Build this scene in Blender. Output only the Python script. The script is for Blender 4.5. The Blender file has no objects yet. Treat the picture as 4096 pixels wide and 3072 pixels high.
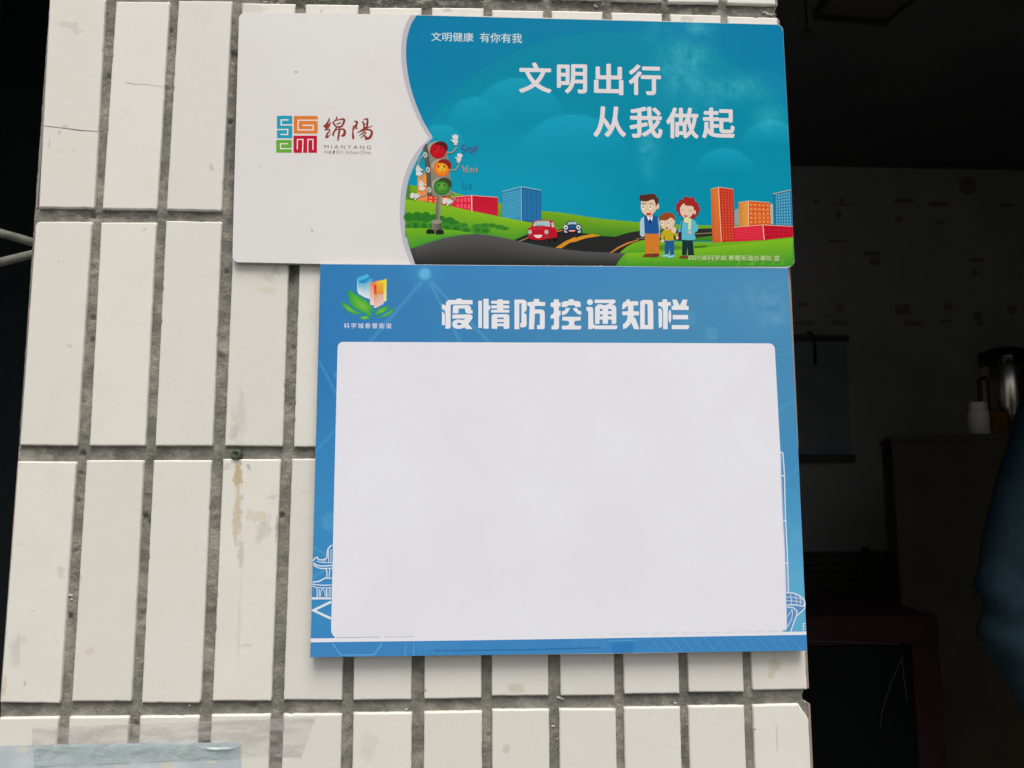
import bpy, bmesh, math, random
import numpy as np
from mathutils import Vector, Matrix, noise
from mathutils.geometry import tessellate_polygon

random.seed(7)
R = math.radians
sc = bpy.context.scene
COL = sc.collection

# ------------------------------------------------------------------ camera
# wall frame: X right, Y up (0 at the top tile row), Z out of the wall, millimetres
FPX = 3080.0
ROT = (-0.1189, 0.0517, -0.0037)
CAM = (463.98, -524.98, 816.0)
ZTOP = 1.825                       # height above the floor of wall Y = 0
ca, sa = math.cos(ROT[0]), math.sin(ROT[0])
cb, sb = math.cos(ROT[1]), math.sin(ROT[1])
cc, ss = math.cos(ROT[2]), math.sin(ROT[2])
RW = (Matrix(((cc, -ss, 0), (ss, cc, 0), (0, 0, 1))) @ Matrix(((cb, 0, sb), (0, 1, 0), (-sb, 0, cb)))
      @ Matrix(((1, 0, 0), (0, ca, -sa), (0, sa, ca))))
W2B = Matrix(((1, 0, 0), (0, 0, -1), (0, 1, 0)))          # wall axes to Blender axes


def wall(X, Y, Z=0.0):
    return Vector((X / 1000, -Z / 1000, Y / 1000 + ZTOP))


CPOS = wall(*CAM)
cam_d = bpy.data.cameras.new('camera')
cam = bpy.data.objects.new('camera', cam_d)
COL.objects.link(cam)
cam.matrix_world = Matrix.Translation(CPOS) @ (W2B @ RW.transposed()).to_4x4()
cam_d.sensor_width = 36
cam_d.lens = FPX / 4096 * 36
cam_d.clip_start = 0.02
cam_d.clip_end = 400
cam_d.dof.use_dof = True
cam_d.dof.focus_distance = 0.83
cam_d.dof.aperture_fstop = 16
sc.camera = cam

# ------------------------------------------------------------------ light
SUN_EL, SUN_AZ = R(62), R(6)        # azimuth measured from straight in front of the wall, towards +X
w = bpy.data.worlds.new('World')
sc.world = w
w.use_nodes = True
nt = w.node_tree
sky = nt.nodes.new('ShaderNodeTexSky')
sky.sky_type = 'NISHITA'
sky.sun_disc = False
sky.sun_elevation = SUN_EL
sky.sun_rotation = R(180) - SUN_AZ
sky.air_density = 1.0
sky.dust_density = 6.0
sky.ozone_density = 0.6
bg = nt.nodes['Background']
bg.inputs['Strength'].default_value = 0.08
nt.links.new(sky.outputs[0], bg.inputs['Color'])
sd = bpy.data.lights.new('sun', 'SUN')
sd.energy = 1.5
sd.angle = R(34)
sd.color = (1.0, 0.985, 0.955)
sun = bpy.data.objects.new('sun', sd)
COL.objects.link(sun)
sdir = Vector((math.sin(SUN_AZ) * math.cos(SUN_EL), -math.cos(SUN_AZ) * math.cos(SUN_EL), math.sin(SUN_EL)))
sun.rotation_euler = sdir.to_track_quat('Z', 'Y').to_euler()
sun.location = (0.5, -3, 5)
sc.view_settings.view_transform = 'Standard'
sc.view_settings.look = 'None'
sc.view_settings.exposure = 0.58
sc.view_settings.gamma = 1
sc.view_settings.use_curve_mapping = False
sc.cycles.use_denoising = True
sc.cycles.max_bounces = 8
sc.cycles.sample_clamp_indirect = 4


# ------------------------------------------------------------------ pixel <-> place
def ray(px, py):
    v = Vector(((px - 2048) / FPX, -(py - 1536) / FPX, -1.0))
    return W2B @ (RW.transposed() @ v)


def on_wall(px, py, d=0.0):
    """point of the plane d mm in front of the tile faces seen at a photo position"""
    r = ray(px, py)
    t = (-d / 1000 - CPOS.y) / r.y
    return CPOS + r * t


def at_depth(px, py, y):
    r = ray(px, py)
    return CPOS + r * ((y - CPOS.y) / r.y)


def at_height(px, py, z):
    r = ray(px, py)
    return CPOS + r * ((z - CPOS.z) / r.z)


# ------------------------------------------------------------------ object helpers
def mesh_obj(name, verts, faces, mats, parent=None, fmat=None, smooth=False, col=None):
    me = bpy.data.meshes.new(name)
    me.from_pydata([tuple(v) for v in verts], [], faces)
    for m in (mats if isinstance(mats, (list, tuple)) else [mats]):
        me.materials.append(m)
    if fmat is not None:
        me.polygons.foreach_set('material_index', fmat)
    if smooth:
        me.polygons.foreach_set('use_smooth', [True] * len(me.polygons))
    if col is not None:
        a = me.color_attributes.new('ink', 'FLOAT_COLOR', 'POINT')
        a.data.foreach_set('color', np.array(col, dtype=np.float32).ravel())
    me.update()
    o = bpy.data.objects.new(name, me)
    COL.objects.link(o)
    if parent:
        attach(o, parent)
    return o


def attach(o, parent):
    o.parent = parent
    M = Matrix.Identity(4)
    p = parent
    while p is not None:
        M = Matrix.Translation(p.location) @ M if p.type == 'EMPTY' else M
        p = p.parent
    o.matrix_parent_inverse = M.inverted() if parent.type == 'EMPTY' else Matrix.Identity(4)


def thing(name, label, cat, loc, group=None):
    o = bpy.data.objects.new(name, None)
    o.empty_display_size = 0.05
    COL.objects.link(o)
    o.location = loc
    o['label'] = label
    o['category'] = cat
    if group:
        o['group'] = group
    return o


def tag(o, label, cat, group=None):
    o['label'] = label
    o['category'] = cat
    if group:
        o['group'] = group
    return o


class MB:
    """collects verts and faces for one mesh"""
    def __init__(s):
        s.v, s.f, s.m = [], [], []

    def add(s, v, f, m=0):
        b = len(s.v)
        s.v += [Vector(p) for p in v]
        s.f += [tuple(i + b for i in q) for q in f]
        s.m += [m] * len(f)

    def box(s, x0, x1, y0, y1, z0, z1, m=0, bev=0.0):
        if bev <= 0:
            v = [(x, y, z) for z in (z0, z1) for y in (y0, y1) for x in (x0, x1)]
            s.add(v, [(0, 2, 3, 1), (4, 5, 7, 6), (0, 1, 5, 4), (2, 6, 7, 3), (0, 4, 6, 2), (1, 3, 7, 5)], m)
            return
        bm = bmesh.new()
        bmesh.ops.create_cube(bm, size=1)
        for v in bm.verts:
            v.co = Vector(((x0 + x1) / 2 + v.co.x * (x1 - x0), (y0 + y1) / 2 + v.co.y * (y1 - y0), (z0 + z1) / 2 + v.co.z * (z1 - z0)))
        bmesh.ops.bevel(bm, geom=list(bm.edges), offset=bev, segments=2, affect='EDGES', profile=0.6)
        bm.verts.index_update()
        s.add([v.co.copy() for v in bm.verts], [[v.index for v in f.verts] for f in bm.faces], m)
        bm.free()

    def lathe(s, c, prof, n=32, m=0):
        """prof: (radius, z) from bottom to top round the vertical axis through c"""
        v, f = [], []
        for (r, z) in prof:
            for k in range(n):
                a = 2 * math.pi * k / n
                v.append((c[0] + r * math.cos(a), c[1] + r * math.sin(a), c[2] + z))
        for i in range(len(prof) - 1):
            for k in range(n):
                f.append((i * n + k, i * n + (k + 1) % n, (i + 1) * n + (k + 1) % n, (i + 1) * n + k))
        f.append(tuple(range(n - 1, -1, -1)))
        f.append(tuple((len(prof) - 1) * n + k for k in range(n)))
        s.add(v, f, m)

    def tube(s, pts, rad, n=12, m=0):
        pts = [Vector(p) for p in pts]
        v, f = [], []
        for i, p in enumerate(pts):
            t = (pts[min(i + 1, len(pts) - 1)] - pts[max(i - 1, 0)]).normalized()
            a = t.orthogonal().normalized() if i == 0 else (a - t * a.dot(t)).normalized()
            b = t.cross(a)
            r = rad[i] if isinstance(rad, (list, tuple)) else rad
            for k in range(n):
                q = 2 * math.pi * k / n
                v.append(p + a * (r * math.cos(q)) + b * (r * math.sin(q)))
        for i in range(len(pts) - 1):
            for k in range(n):
                f.append((i * n + k, i * n + (k + 1) % n, (i + 1) * n + (k + 1) % n, (i + 1) * n + k))
        f.append(tuple(range(n - 1, -1, -1)))
        f.append(tuple((len(pts) - 1) * n + k for k in range(n)))
        s.add(v, f, m)

    def build(s, name, mats, parent=None, smooth=False):
        return mesh_obj(name, s.v, s.f, mats, parent, s.m, smooth)


# ------------------------------------------------------------------ colour and materials
GAIN = 1.0 / 0.86


def lin(c):
    c = c / 255
    return c / 12.92 if c <= 0.04045 else ((c + 0.055) / 1.055) ** 2.4


def ink(rgb, g=GAIN):
    """printed colour as read off the photograph, turned into a base colour"""
    r_, g_, b_ = (lin(q) * g for q in rgb)
    return (min(r_, 0.9), min(g_, 0.9), min(b_, 0.9), 1.0)


def material(name, base=(0.5, 0.5, 0.5), rough=0.5, metal=0.0, spec=0.5):
    m = bpy.data.materials.new(name)
    m.use_nodes = True
    b = m.node_tree.nodes['Principled BSDF']
    b.inputs['Base Color'].default_value = (*base[:3], 1)
    b.inputs['Roughness'].default_value = rough
    b.inputs['Metallic'].default_value = metal
    b.inputs['Specular IOR Level'].default_value = spec
    return m


class NT:
    def __init__(s, m):
        s.t = m.node_tree
        s.b = s.t.nodes['Principled BSDF']
        s.geo = s.t.nodes.new('ShaderNodeNewGeometry').outputs['Position']

    def link(s, a, b):
        s.t.links.new(a, b)

    def noise(s, scale, detail=4, rough=0.55, vec=None):
        n = s.t.nodes.new('ShaderNodeTexNoise')
        n.inputs['Scale'].default_value = scale
        n.inputs['Detail'].default_value = detail
        n.inputs['Roughness'].default_value = rough
        s.link(vec or s.geo, n.inputs['Vector'])
        return n.outputs['Fac']

    def voro(s, scale, vec=None):
        n = s.t.nodes.new('ShaderNodeTexVoronoi')
        n.inputs['Scale'].default_value = scale
        s.link(vec or s.geo, n.inputs['Vector'])
        return n.outputs['Distance']

    def rng(s, x, a, b, c=0.0, d=1.0, smooth=True):
        n = s.t.nodes.new('ShaderNodeMapRange')
        if smooth:
            n.interpolation_type = 'SMOOTHSTEP'
        s.link(x, n.inputs['Value'])
        for k, q in zip(('From Min', 'From Max', 'To Min', 'To Max'), (a, b, c, d)):
            n.inputs[k].default_value = q
        return n.outputs['Result']

    def math(s, op, a, b):
        n = s.t.nodes.new('ShaderNodeMath')
        n.operation = op
        for i, q in enumerate((a, b)):
            if isinstance(q, (int, float)):
                n.inputs[i].default_value = q
            else:
                s.link(q, n.inputs[i])
        return n.outputs[0]

    def mix(s, fac, a, b, mode='MIX'):
        n = s.t.nodes.new('ShaderNodeMix')
        n.data_type = 'RGBA'
        n.blend_type = mode
        for k, q in ((0, fac), (6, a), (7, b)):
            if isinstance(q, (int, float)):
                n.inputs[k].default_value = q
            elif isinstance(q, tuple):
                n.inputs[k].default_value = (*q[:3], 1)
            else:
                s.link(q, n.inputs[k])
        return n.outputs[2]

    def attr(s, name='ink'):
        n = s.t.nodes.new('ShaderNodeAttribute')
        n.attribute_name = name
        return n.outputs['Color']

    def bump(s, h, strength, dist):
        n = s.t.nodes.new('ShaderNodeBump')
        n.inputs['Strength'].default_value = strength
        n.inputs['Distance'].default_value = dist
        s.link(h, n.inputs['Height'])
        s.link(n.outputs[0], s.b.inputs['Normal'])

    def spot(s, px, py, rx, ry, rot=0.0, warp=0.35, wscale=60.0, d=0.0, hard=0.5):
        """mask 0..1 of a stain centred where the photo shows it (radii in photo pixels)"""
        c = on_wall(px, py, d)
        k = (on_wall(px + 100, py, d) - c).length / 100
        sub = s.t.nodes.new('ShaderNodeMapping')
        sub.vector_type = 'TEXTURE'
        sub.inputs['Location'].default_value = c
        sub.inputs['Rotation'].default_value = (0, R(rot), 0)
        sub.inputs['Scale'].default_value = (rx * k, 1, ry * k)
        # ragged outline: the place is pushed about by noise before it is measured
        m_ = min(rx, ry) * k
        nz_ = s.t.nodes.new('ShaderNodeTexNoise')
        nz_.inputs['Scale'].default_value = .55 / m_
        nz_.inputs['Detail'].default_value = 3
        nz_.inputs['Roughness'].default_value = .65
        s.link(s.geo, nz_.inputs['Vector'])
        v1 = s.t.nodes.new('ShaderNodeVectorMath')
        v1.operation = 'SUBTRACT'
        v1.inputs[1].default_value = (.5, .5, .5)
        s.link(nz_.outputs['Color'], v1.inputs[0])
        v2 = s.t.nodes.new('ShaderNodeVectorMath')
        v2.operation = 'MULTIPLY_ADD'
        v2.inputs[1].default_value = (m_ * 2.6, 0, m_ * 4.5)
        s.link(v1.outputs[0], v2.inputs[0])
        s.link(s.geo, v2.inputs[2])
        s.link(v2.outputs[0], sub.inputs['Vector'])
        ln = s.t.nodes.new('ShaderNodeVectorMath')
        ln.operation = 'LENGTH'
        s.link(sub.outputs[0], ln.inputs[0])
        if ry > 60 and rx < 36:              # runs and streaks follow the fall of the water
            st = s.t.nodes.new('ShaderNodeMapping')
            st.inputs['Scale'].default_value = (4.5, 1, .16)
            warp = warp + .35
            s.link(s.geo, st.inputs['Vector'])
            n = s.noise(wscale, 5, 0.6, st.outputs[0])
            v = s.math('ADD', ln.outputs['Value'], s.math('MULTIPLY', s.math('SUBTRACT', n, 0.5), warp * 2))
        else:
            v = ln.outputs['Value']
        if not hasattr(s, 'fine'):
            s.fine = s.rng(s.noise(420, 3, .7), .3, .65, .55, 1.0)
        return s.math('MULTIPLY', s.rng(v, hard, 1.0, 1.0, 0.0), s.fine)


# printed / painted board face
def ink_material(name, rough=0.40, dust=0.0, spec=0.04):
    m = material(name, rough=rough, spec=spec)
    n = NT(m)
    c = n.attr()
    g = n.rng(n.noise(1500, 2), 0.3, 0.7, -1.0, 1.0, False)
    c = n.mix(n.rng(g, -1, 1, 0.0, 0.05), c, (0.0, 0.0, 0.0))
    cl = n.rng(n.noise(28, 6, 0.65), 0.45, 0.8, 0.0, dust)
    c = n.mix(cl, c, (0.62, 0.61, 0.58))
    n.link(c, n.b.inputs['Base Color'])
    n.link(n.rng(n.noise(60, 4), 0.3, 0.7, rough - 0.05, rough + 0.1), n.b.inputs['Roughness'])
    n.bump(n.noise(700, 3), 0.05, 0.0003)
    return m


M_print = ink_material('printed_vinyl')
M_notice = ink_material('printed_notice', 0.45, 0.008)


def board_material(name, rgb, specks):
    m = material(name, rough=0.42, spec=0.4)
    n = NT(m)
    c = n.mix(n.rng(n.noise(900, 2), 0.35, 0.65, 0.0, 0.12), ink(rgb), tuple(q * 0.86 for q in ink(rgb)[:3]))
    c = n.mix(n.rng(n.noise(6, 5, .6), 0.38, 0.66, 0.0, 0.9), c, tuple(q * k for q, k in zip(ink(rgb)[:3], (0.955, 0.945, 0.965))))
    c = n.mix(n.rng(n.voro(75), 0.035, 0.06, 0.20, 0.0), c, (0.35, 0.32, 0.28))
    for (px, py, rx, ry, k) in specks:
        c = n.mix(n.math('MULTIPLY', n.spot(px, py, rx, ry, 0, 0.3, 250), k), c, (0.16, 0.15, 0.13))
    n.link(c, n.b.inputs['Base Color'])
    n.bump(n.noise(650, 3), 0.06, 0.0004)
    return m


M_board = board_material('white_board_face', (210, 210, 206), [(1190, 299, 9, 7, .7), (1049, 677, 5, 5, .5), (1253, 930, 6, 7, .9), (1349, 72, 4, 5, .5), (1495, 268, 4, 5, .3), (1236, 860, 4, 4, .3)])
M_panel = board_material('notice_board_face', (219, 222, 230), [(1664, 2548, 7, 6, .8), (1335, 2551, 6, 5, .6)])
M_edge = material('foam_board_edge', (0.42, 0.41, 0.38), 0.8)


def tile_material():
    m = material('cream_glazed_tile', rough=0.3, spec=0.5)
    n = NT(m)
    base = n.attr()
    c = n.mix(n.rng(n.noise(1000, 3, 0.7), 0.36, 0.68, 0.0, 0.16), base, (0.50, 0.48, 0.42))
    c = n.mix(n.rng(n.noise(22, 5, 0.6), 0.35, 0.75, 0.0, 0.28), c, (0.70, 0.66, 0.58))
    c = n.mix(n.rng(n.voro(90), 0.018, 0.034, 0.6, 0.0), c, (0.22, 0.19, 0.15))
    stains = [
        (953, 1900, 20, 90, 0, (0.50, 0.38, 0.20), 1.0, .35), (948, 2060, 24, 120, 2, (0.54, 0.45, 0.30), .85, .4),
        (962, 2210, 17, 75, -6, (0.38, 0.32, 0.24), .45, .8), (958, 2460, 8, 200, 0, (0.48, 0.42, 0.30), .30, .8),
        (1028, 2068, 62, 28, 24, (0.62, 0.54, 0.38), .6, .7), (1062, 2120, 48, 62, 0, (0.42, 0.40, 0.36), .45, .9),
        (1085, 1990, 26, 22, -30, (0.38, 0.37, 0.34), .4, 1.1), (1107, 2110, 6, 70, 0, (0.26, 0.24, 0.17), .6, .6),
        (905, 1870, 26, 14, -30, (0.30, 0.29, 0.26), .35, 1.), (995, 1870, 20, 8, 50, (0.15, 0.15, 0.13), .5, .9),
        (1072, 1105, 46, 34, 0, (0.52, 0.50, 0.33), .45, .5), (1068, 1160, 58, 16, -8, (0.64, 0.61, 0.46), .7, .6),
        (1105, 1082, 20, 18, 0, (0.35, 0.38, 0.24), .4, .8),
        (956, 1660, 32, 150, 0, (0.47, 0.40, 0.34), .35, .9), (935, 1730, 22, 40, 0, (0.42, 0.36, 0.31), .3, .8),
        (3096, 2678, 30, 46, 20, (0.56, 0.49, 0.27), .55, .45), (3100, 2640, 14, 40, -10, (0.56, 0.50, 0.30), .4, .5),
        (357, 2607, 24, 15, 0, (0.56, 0.49, 0.30), .5, .4), (985, 2583, 36, 9, -6, (0.56, 0.48, 0.27), .5, .7),
        (62, 2610, 34, 80, 8, (0.40, 0.41, 0.38), .40, 1.0), (100, 2735, 7, 16, 0, (0.22, 0.22, 0.21), .6, .5),
        (245, 2290, 20, 26, 0, (0.43, 0.38, 0.31), .4, .8), (322, 2315, 9, 20, 0, (0.43, 0.35, 0.28), .4, .6),
        (285, 106, 75, 20, 22, (0.42, 0.40, 0.37), .40, 1.1), (198, 575, 5, 32, -5, (0.33, 0.31, 0.29), .55, .7),
        (238, 528, 8, 14, 0, (0.38, 0.35, 0.35), .5, .5), (845, 668, 12, 18, -30, (0.38, 0.36, 0.33), .5, .7),
        (298, 602, 7, 8, 0, (0.33, 0.29, 0.26), .45, .6), (262, 505, 24, 9, -20, (0.36, 0.34, 0.33), .45, .7),
        (1000, 38, 88, 34, 12, (0.38, 0.38, 0.36), .40, .9), (1790, 40, 28, 13, 0, (0.30, 0.27, 0.25), .55, .5),
        (1287, 44, 10, 10, 0, (0.30, 0.28, 0.27), .6, .5), (2745, 74, 36, 17, 0, (0.42, 0.40, 0.37), .6, .2),
        (2062, 2755, 40, 22, 0, (0.50, 0.42, 0.28), .5, .9), (2025, 2995, 16, 18, 0, (0.38, 0.35, 0.30), .5, .8),
        (18, 2740, 12, 60, 0, (0.58, 0.45, 0.26), .6, .5), (280, 1385, 18, 8, 30, (0.40, 0.35, 0.30), .45, .8),
        (577, 918, 7, 9, 20, (0.40, 0.36, 0.34), .6, .6), (234, 1047, 5, 9, 10, (0.35, 0.30, 0.26), .6, .6),
        (1700, 2760, 11, 12, 0, (0.36, 0.32, 0.29), .8, .2), (3108, 2960, 3, 70, 0, (0.30, 0.28, 0.26), .6, .8),
        (2720, 2595, 30, 10, 0, (0.46, 0.42, 0.36), .3, .8), (1470, 2990, 40, 60, 0, (0.47, 0.44, 0.38), .25, 1.),
    ]
    for (px, py, rx, ry, rot, col, k, wp) in stains:
        c = n.mix(n.math('MULTIPLY', n.spot(px, py, rx, ry, rot, wp, 130 if rx < 40 else 75), k), c, col)
    n.link(c, n.b.inputs['Base Color'])
    n.link(n.rng(n.noise(50, 4), 0.3, 0.7, 0.26, 0.42), n.b.inputs['Roughness'])
    n.bump(n.math('ADD', n.noise(420, 3, 0.6), n.math('MULTIPLY', n.noise(35, 3), 2.0)), 0.10, 0.0010)
    return m


M_tile = tile_material()
M_crack = material('crack', (0.20, 0.18, 0.16), 0.9)
M_clay = material('broken_tile_body', (0.30, 0.24, 0.20), 0.9)


def mortar_material():
    m = material('cement_mortar', rough=0.9, spec=0.3)
    n = NT(m)
    c = n.mix(n.rng(n.noise(45, 6, 0.65), 0.35, 0.68), (0.165, 0.162, 0.135), (0.335, 0.325, 0.275))
    c = n.mix(n.rng(n.noise(230, 5, 0.7), 0.52, 0.74, 0.0, 0.35), c, (0.40, 0.38, 0.33))
    c = n.mix(n.rng(n.noise(17, 5, 0.6), 0.46, 0.62, 0.0, 0.6), c, (0.16, 0.165, 0.14))
    c = n.mix(n.rng(n.noise(330, 4, 0.7), 0.60, 0.72, 0.0, 0.5), c, (0.028, 0.026, 0.020))
    c = n.mix(n.rng(n.voro(160), 0.06, 0.12, 0.7, 0.0), c, (0.42, 0.40, 0.36))
    for (px, py, rx, ry, k, col) in [(1500, 8, 640, 34, .85, (0.035, 0.036, 0.026)), (1330, 2, 70, 16, .8, (0.05, 0.075, 0.015)), (2550, 20, 640, 30, .7, (0.045, 0.043, 0.035)),
                                     (640, 1830, 420, 36, .35, (0.06, 0.06, 0.05)), (2780, 2800, 420, 34, .55, (0.060, 0.064, 0.056)), (1170, 1090, 24, 60, .8, (0.03, 0.035, 0.02)),
                                     (470, 855, 420, 14, .5, (0.05, 0.045, 0.04)), (215, 1803, 60, 22, .6, (0.06, 0.062, 0.05)), (2740, 2980, 20, 160, .5, (0.05, 0.048, 0.038)),
                                     (935, 500, 30, 420, .5, (0.06, 0.055, 0.05)), (1740, 2640, 30, 70, .5, (0.05, 0.05, 0.04)), (130, 860, 60, 30, .45, (0.30, 0.27, 0.22)), (670, 330, 18, 60, .6, (0.33, 0.32, 0.28)), (380, 1120, 22, 80, .6, (0.30, 0.29, 0.26))]:
        c = n.mix(n.math('MULTIPLY', n.spot(px, py, rx, ry, 0, .7, 90), k), c, col)
    n.link(c, n.b.inputs['Base Color'])
    n.bump(n.math('ADD', n.noise(330, 6, 0.7), n.math('MULTIPLY', n.noise(90, 4), 1.5)), 0.9, 0.0016)
    return m


M_mortar = mortar_material()


def rough_wall(name, a, b, scale=3.0, bump=0.3):
    m = material(name, rough=0.85, spec=0.25)
    n = NT(m)
    c = n.mix(n.rng(n.noise(scale, 6, 0.6), 0.3, 0.7), a, b)
    n.link(c, n.b.inputs['Base Color'])
    n.bump(n.noise(scale * 20, 5), bump, 0.004)
    return m


# ------------------------------------------------------------------ setting
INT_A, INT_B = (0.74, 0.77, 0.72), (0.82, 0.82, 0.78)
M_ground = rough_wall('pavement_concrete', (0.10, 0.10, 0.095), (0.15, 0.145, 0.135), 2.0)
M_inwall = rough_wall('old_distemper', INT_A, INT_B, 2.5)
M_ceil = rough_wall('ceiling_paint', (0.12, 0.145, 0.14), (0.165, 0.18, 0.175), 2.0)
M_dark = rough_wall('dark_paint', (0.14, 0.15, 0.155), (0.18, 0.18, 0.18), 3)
M_floor = rough_wall('dark_floor', (0.48, 0.47, 0.44), (0.58, 0.56, 0.53), 3)
M_scrap = material('tape_residue', (0.50, 0.45, 0.36), 0.8)

mb = MB()
mb.add([(-150, -200, 0), (150, -200, 0), (150, 200, 0), (-150, 200, 0)], [(0, 1, 2, 3)])
g = mb.build('ground', M_ground)
g['kind'] = 'structure'

XL, XR = -0.02, 0.833              # faces of the pillar sides
CEIL, YB = 2.92, 3.0
mb = MB()
mb.add([(-3.0, 0.0, .004), (4.2, 0.0, .004), (4.2, YB, .004), (-3.0, YB, .004)], [(0, 1, 2, 3)])
fl = mb.build('floor', M_floor)
fl['kind'] = 'structure'

room = thing('building', 'dark interior of the old building seen past the tiled pillar', 'building', (0.4, 1.5, 0))
mb = MB()
mb.box(-3.0, 4.2, YB, YB + .2, 0, CEIL)
mb.box(4.2, 4.4, 0.0, YB + .2, 0, CEIL)
mb.box(-3.2, -3.0, 0.0, YB + .2, 0, CEIL)
# stuck scraps and old tape marks on the back wall
scr = [(3395, 557, 62, 6), (3320, 647, 78, 6), (3320, 560, 14, 5), (3525, 628, 7, 8), (3872, 742, 33, 32), (3615, 802, 42, 9), (3753, 816, 38, 10), (3355, 860, 15, 16), (3265, 805, 12, 12), (3370, 800, 12, 9), (3370, 818, 45, 4), (3596, 876, 15, 14),
       (3763, 890, 18, 12), (3488, 1014, 36, 9), (3500, 1048, 26, 18), (3905, 1040, 28, 9), (3897, 1090, 16, 14), (3212, 1218, 22, 8), (3362, 1231, 18, 19), (3308, 1262, 7, 8), (3612, 1238, 32, 20), (3792, 1226, 20, 16), (3218, 1291, 42, 9),
       (3358, 1291, 32, 10), (3652, 1292, 38, 10), (3782, 1284, 24, 6), (3910, 1265, 18, 22), (3920, 1292, 14, 10), (4030, 820, 28, 6), (3350, 965, 38, 5), (4050, 1240, 20, 18)]
for (px, py, rx, ry) in scr:
    pts, k = [], 10
    for i in range(k):
        a = 2 * math.pi * i / k
        sq = 1.0 / max(abs(math.cos(a)), abs(math.sin(a))) if abs(rx - ry) > 8 or rx > 28 else 1.0
        j = random.uniform(.86, 1.1)
        pts.append(at_depth(px + rx * math.cos(a) * sq * j, py - ry * math.sin(a) * sq * j, YB - .003))
    mb.add(pts, [tuple(range(k - 1, -1, -1))], 1)
mb.build('wall', [M_inwall, M_scrap], room)
mb = MB()
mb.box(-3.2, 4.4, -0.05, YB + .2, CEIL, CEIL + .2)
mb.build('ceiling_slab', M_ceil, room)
# front wall round the two openings
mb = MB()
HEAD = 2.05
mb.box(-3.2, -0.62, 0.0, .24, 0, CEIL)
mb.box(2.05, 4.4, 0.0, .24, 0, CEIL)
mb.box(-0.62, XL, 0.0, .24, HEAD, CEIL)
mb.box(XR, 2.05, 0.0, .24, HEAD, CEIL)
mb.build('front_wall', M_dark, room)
mb = MB()
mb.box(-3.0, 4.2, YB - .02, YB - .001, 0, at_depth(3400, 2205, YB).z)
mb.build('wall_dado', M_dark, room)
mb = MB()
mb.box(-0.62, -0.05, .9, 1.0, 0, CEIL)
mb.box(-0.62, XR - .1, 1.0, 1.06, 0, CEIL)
mb.build('partition', rough_wall('darkened_partition', (.022, .034, .036), (.030, .042, .044), 3), room)  # the left opening's darkness is put into this near-black colour
# hatch frame on the ceiling
pa = [at_height(*p, CEIL - .02) for p in ((3262, 68), (3540, 92), (3690, -30), (3330, -30))]
mb = MB()
mb.tube(pa + [pa[0]], .012, 4)
mb.build('ceiling_hatch_frame', material('hatch_frame', (.05, .05, .05), .8), room)
mb = MB()
pp = [p + Vector((0, 0, .012)) for p in pa]
mb.add(pp, [(0, 1, 2, 3)])
mb.build('ceiling_hatch_panel', material('hatch_panel', (.13, .13, .115), .8), room)

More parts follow.
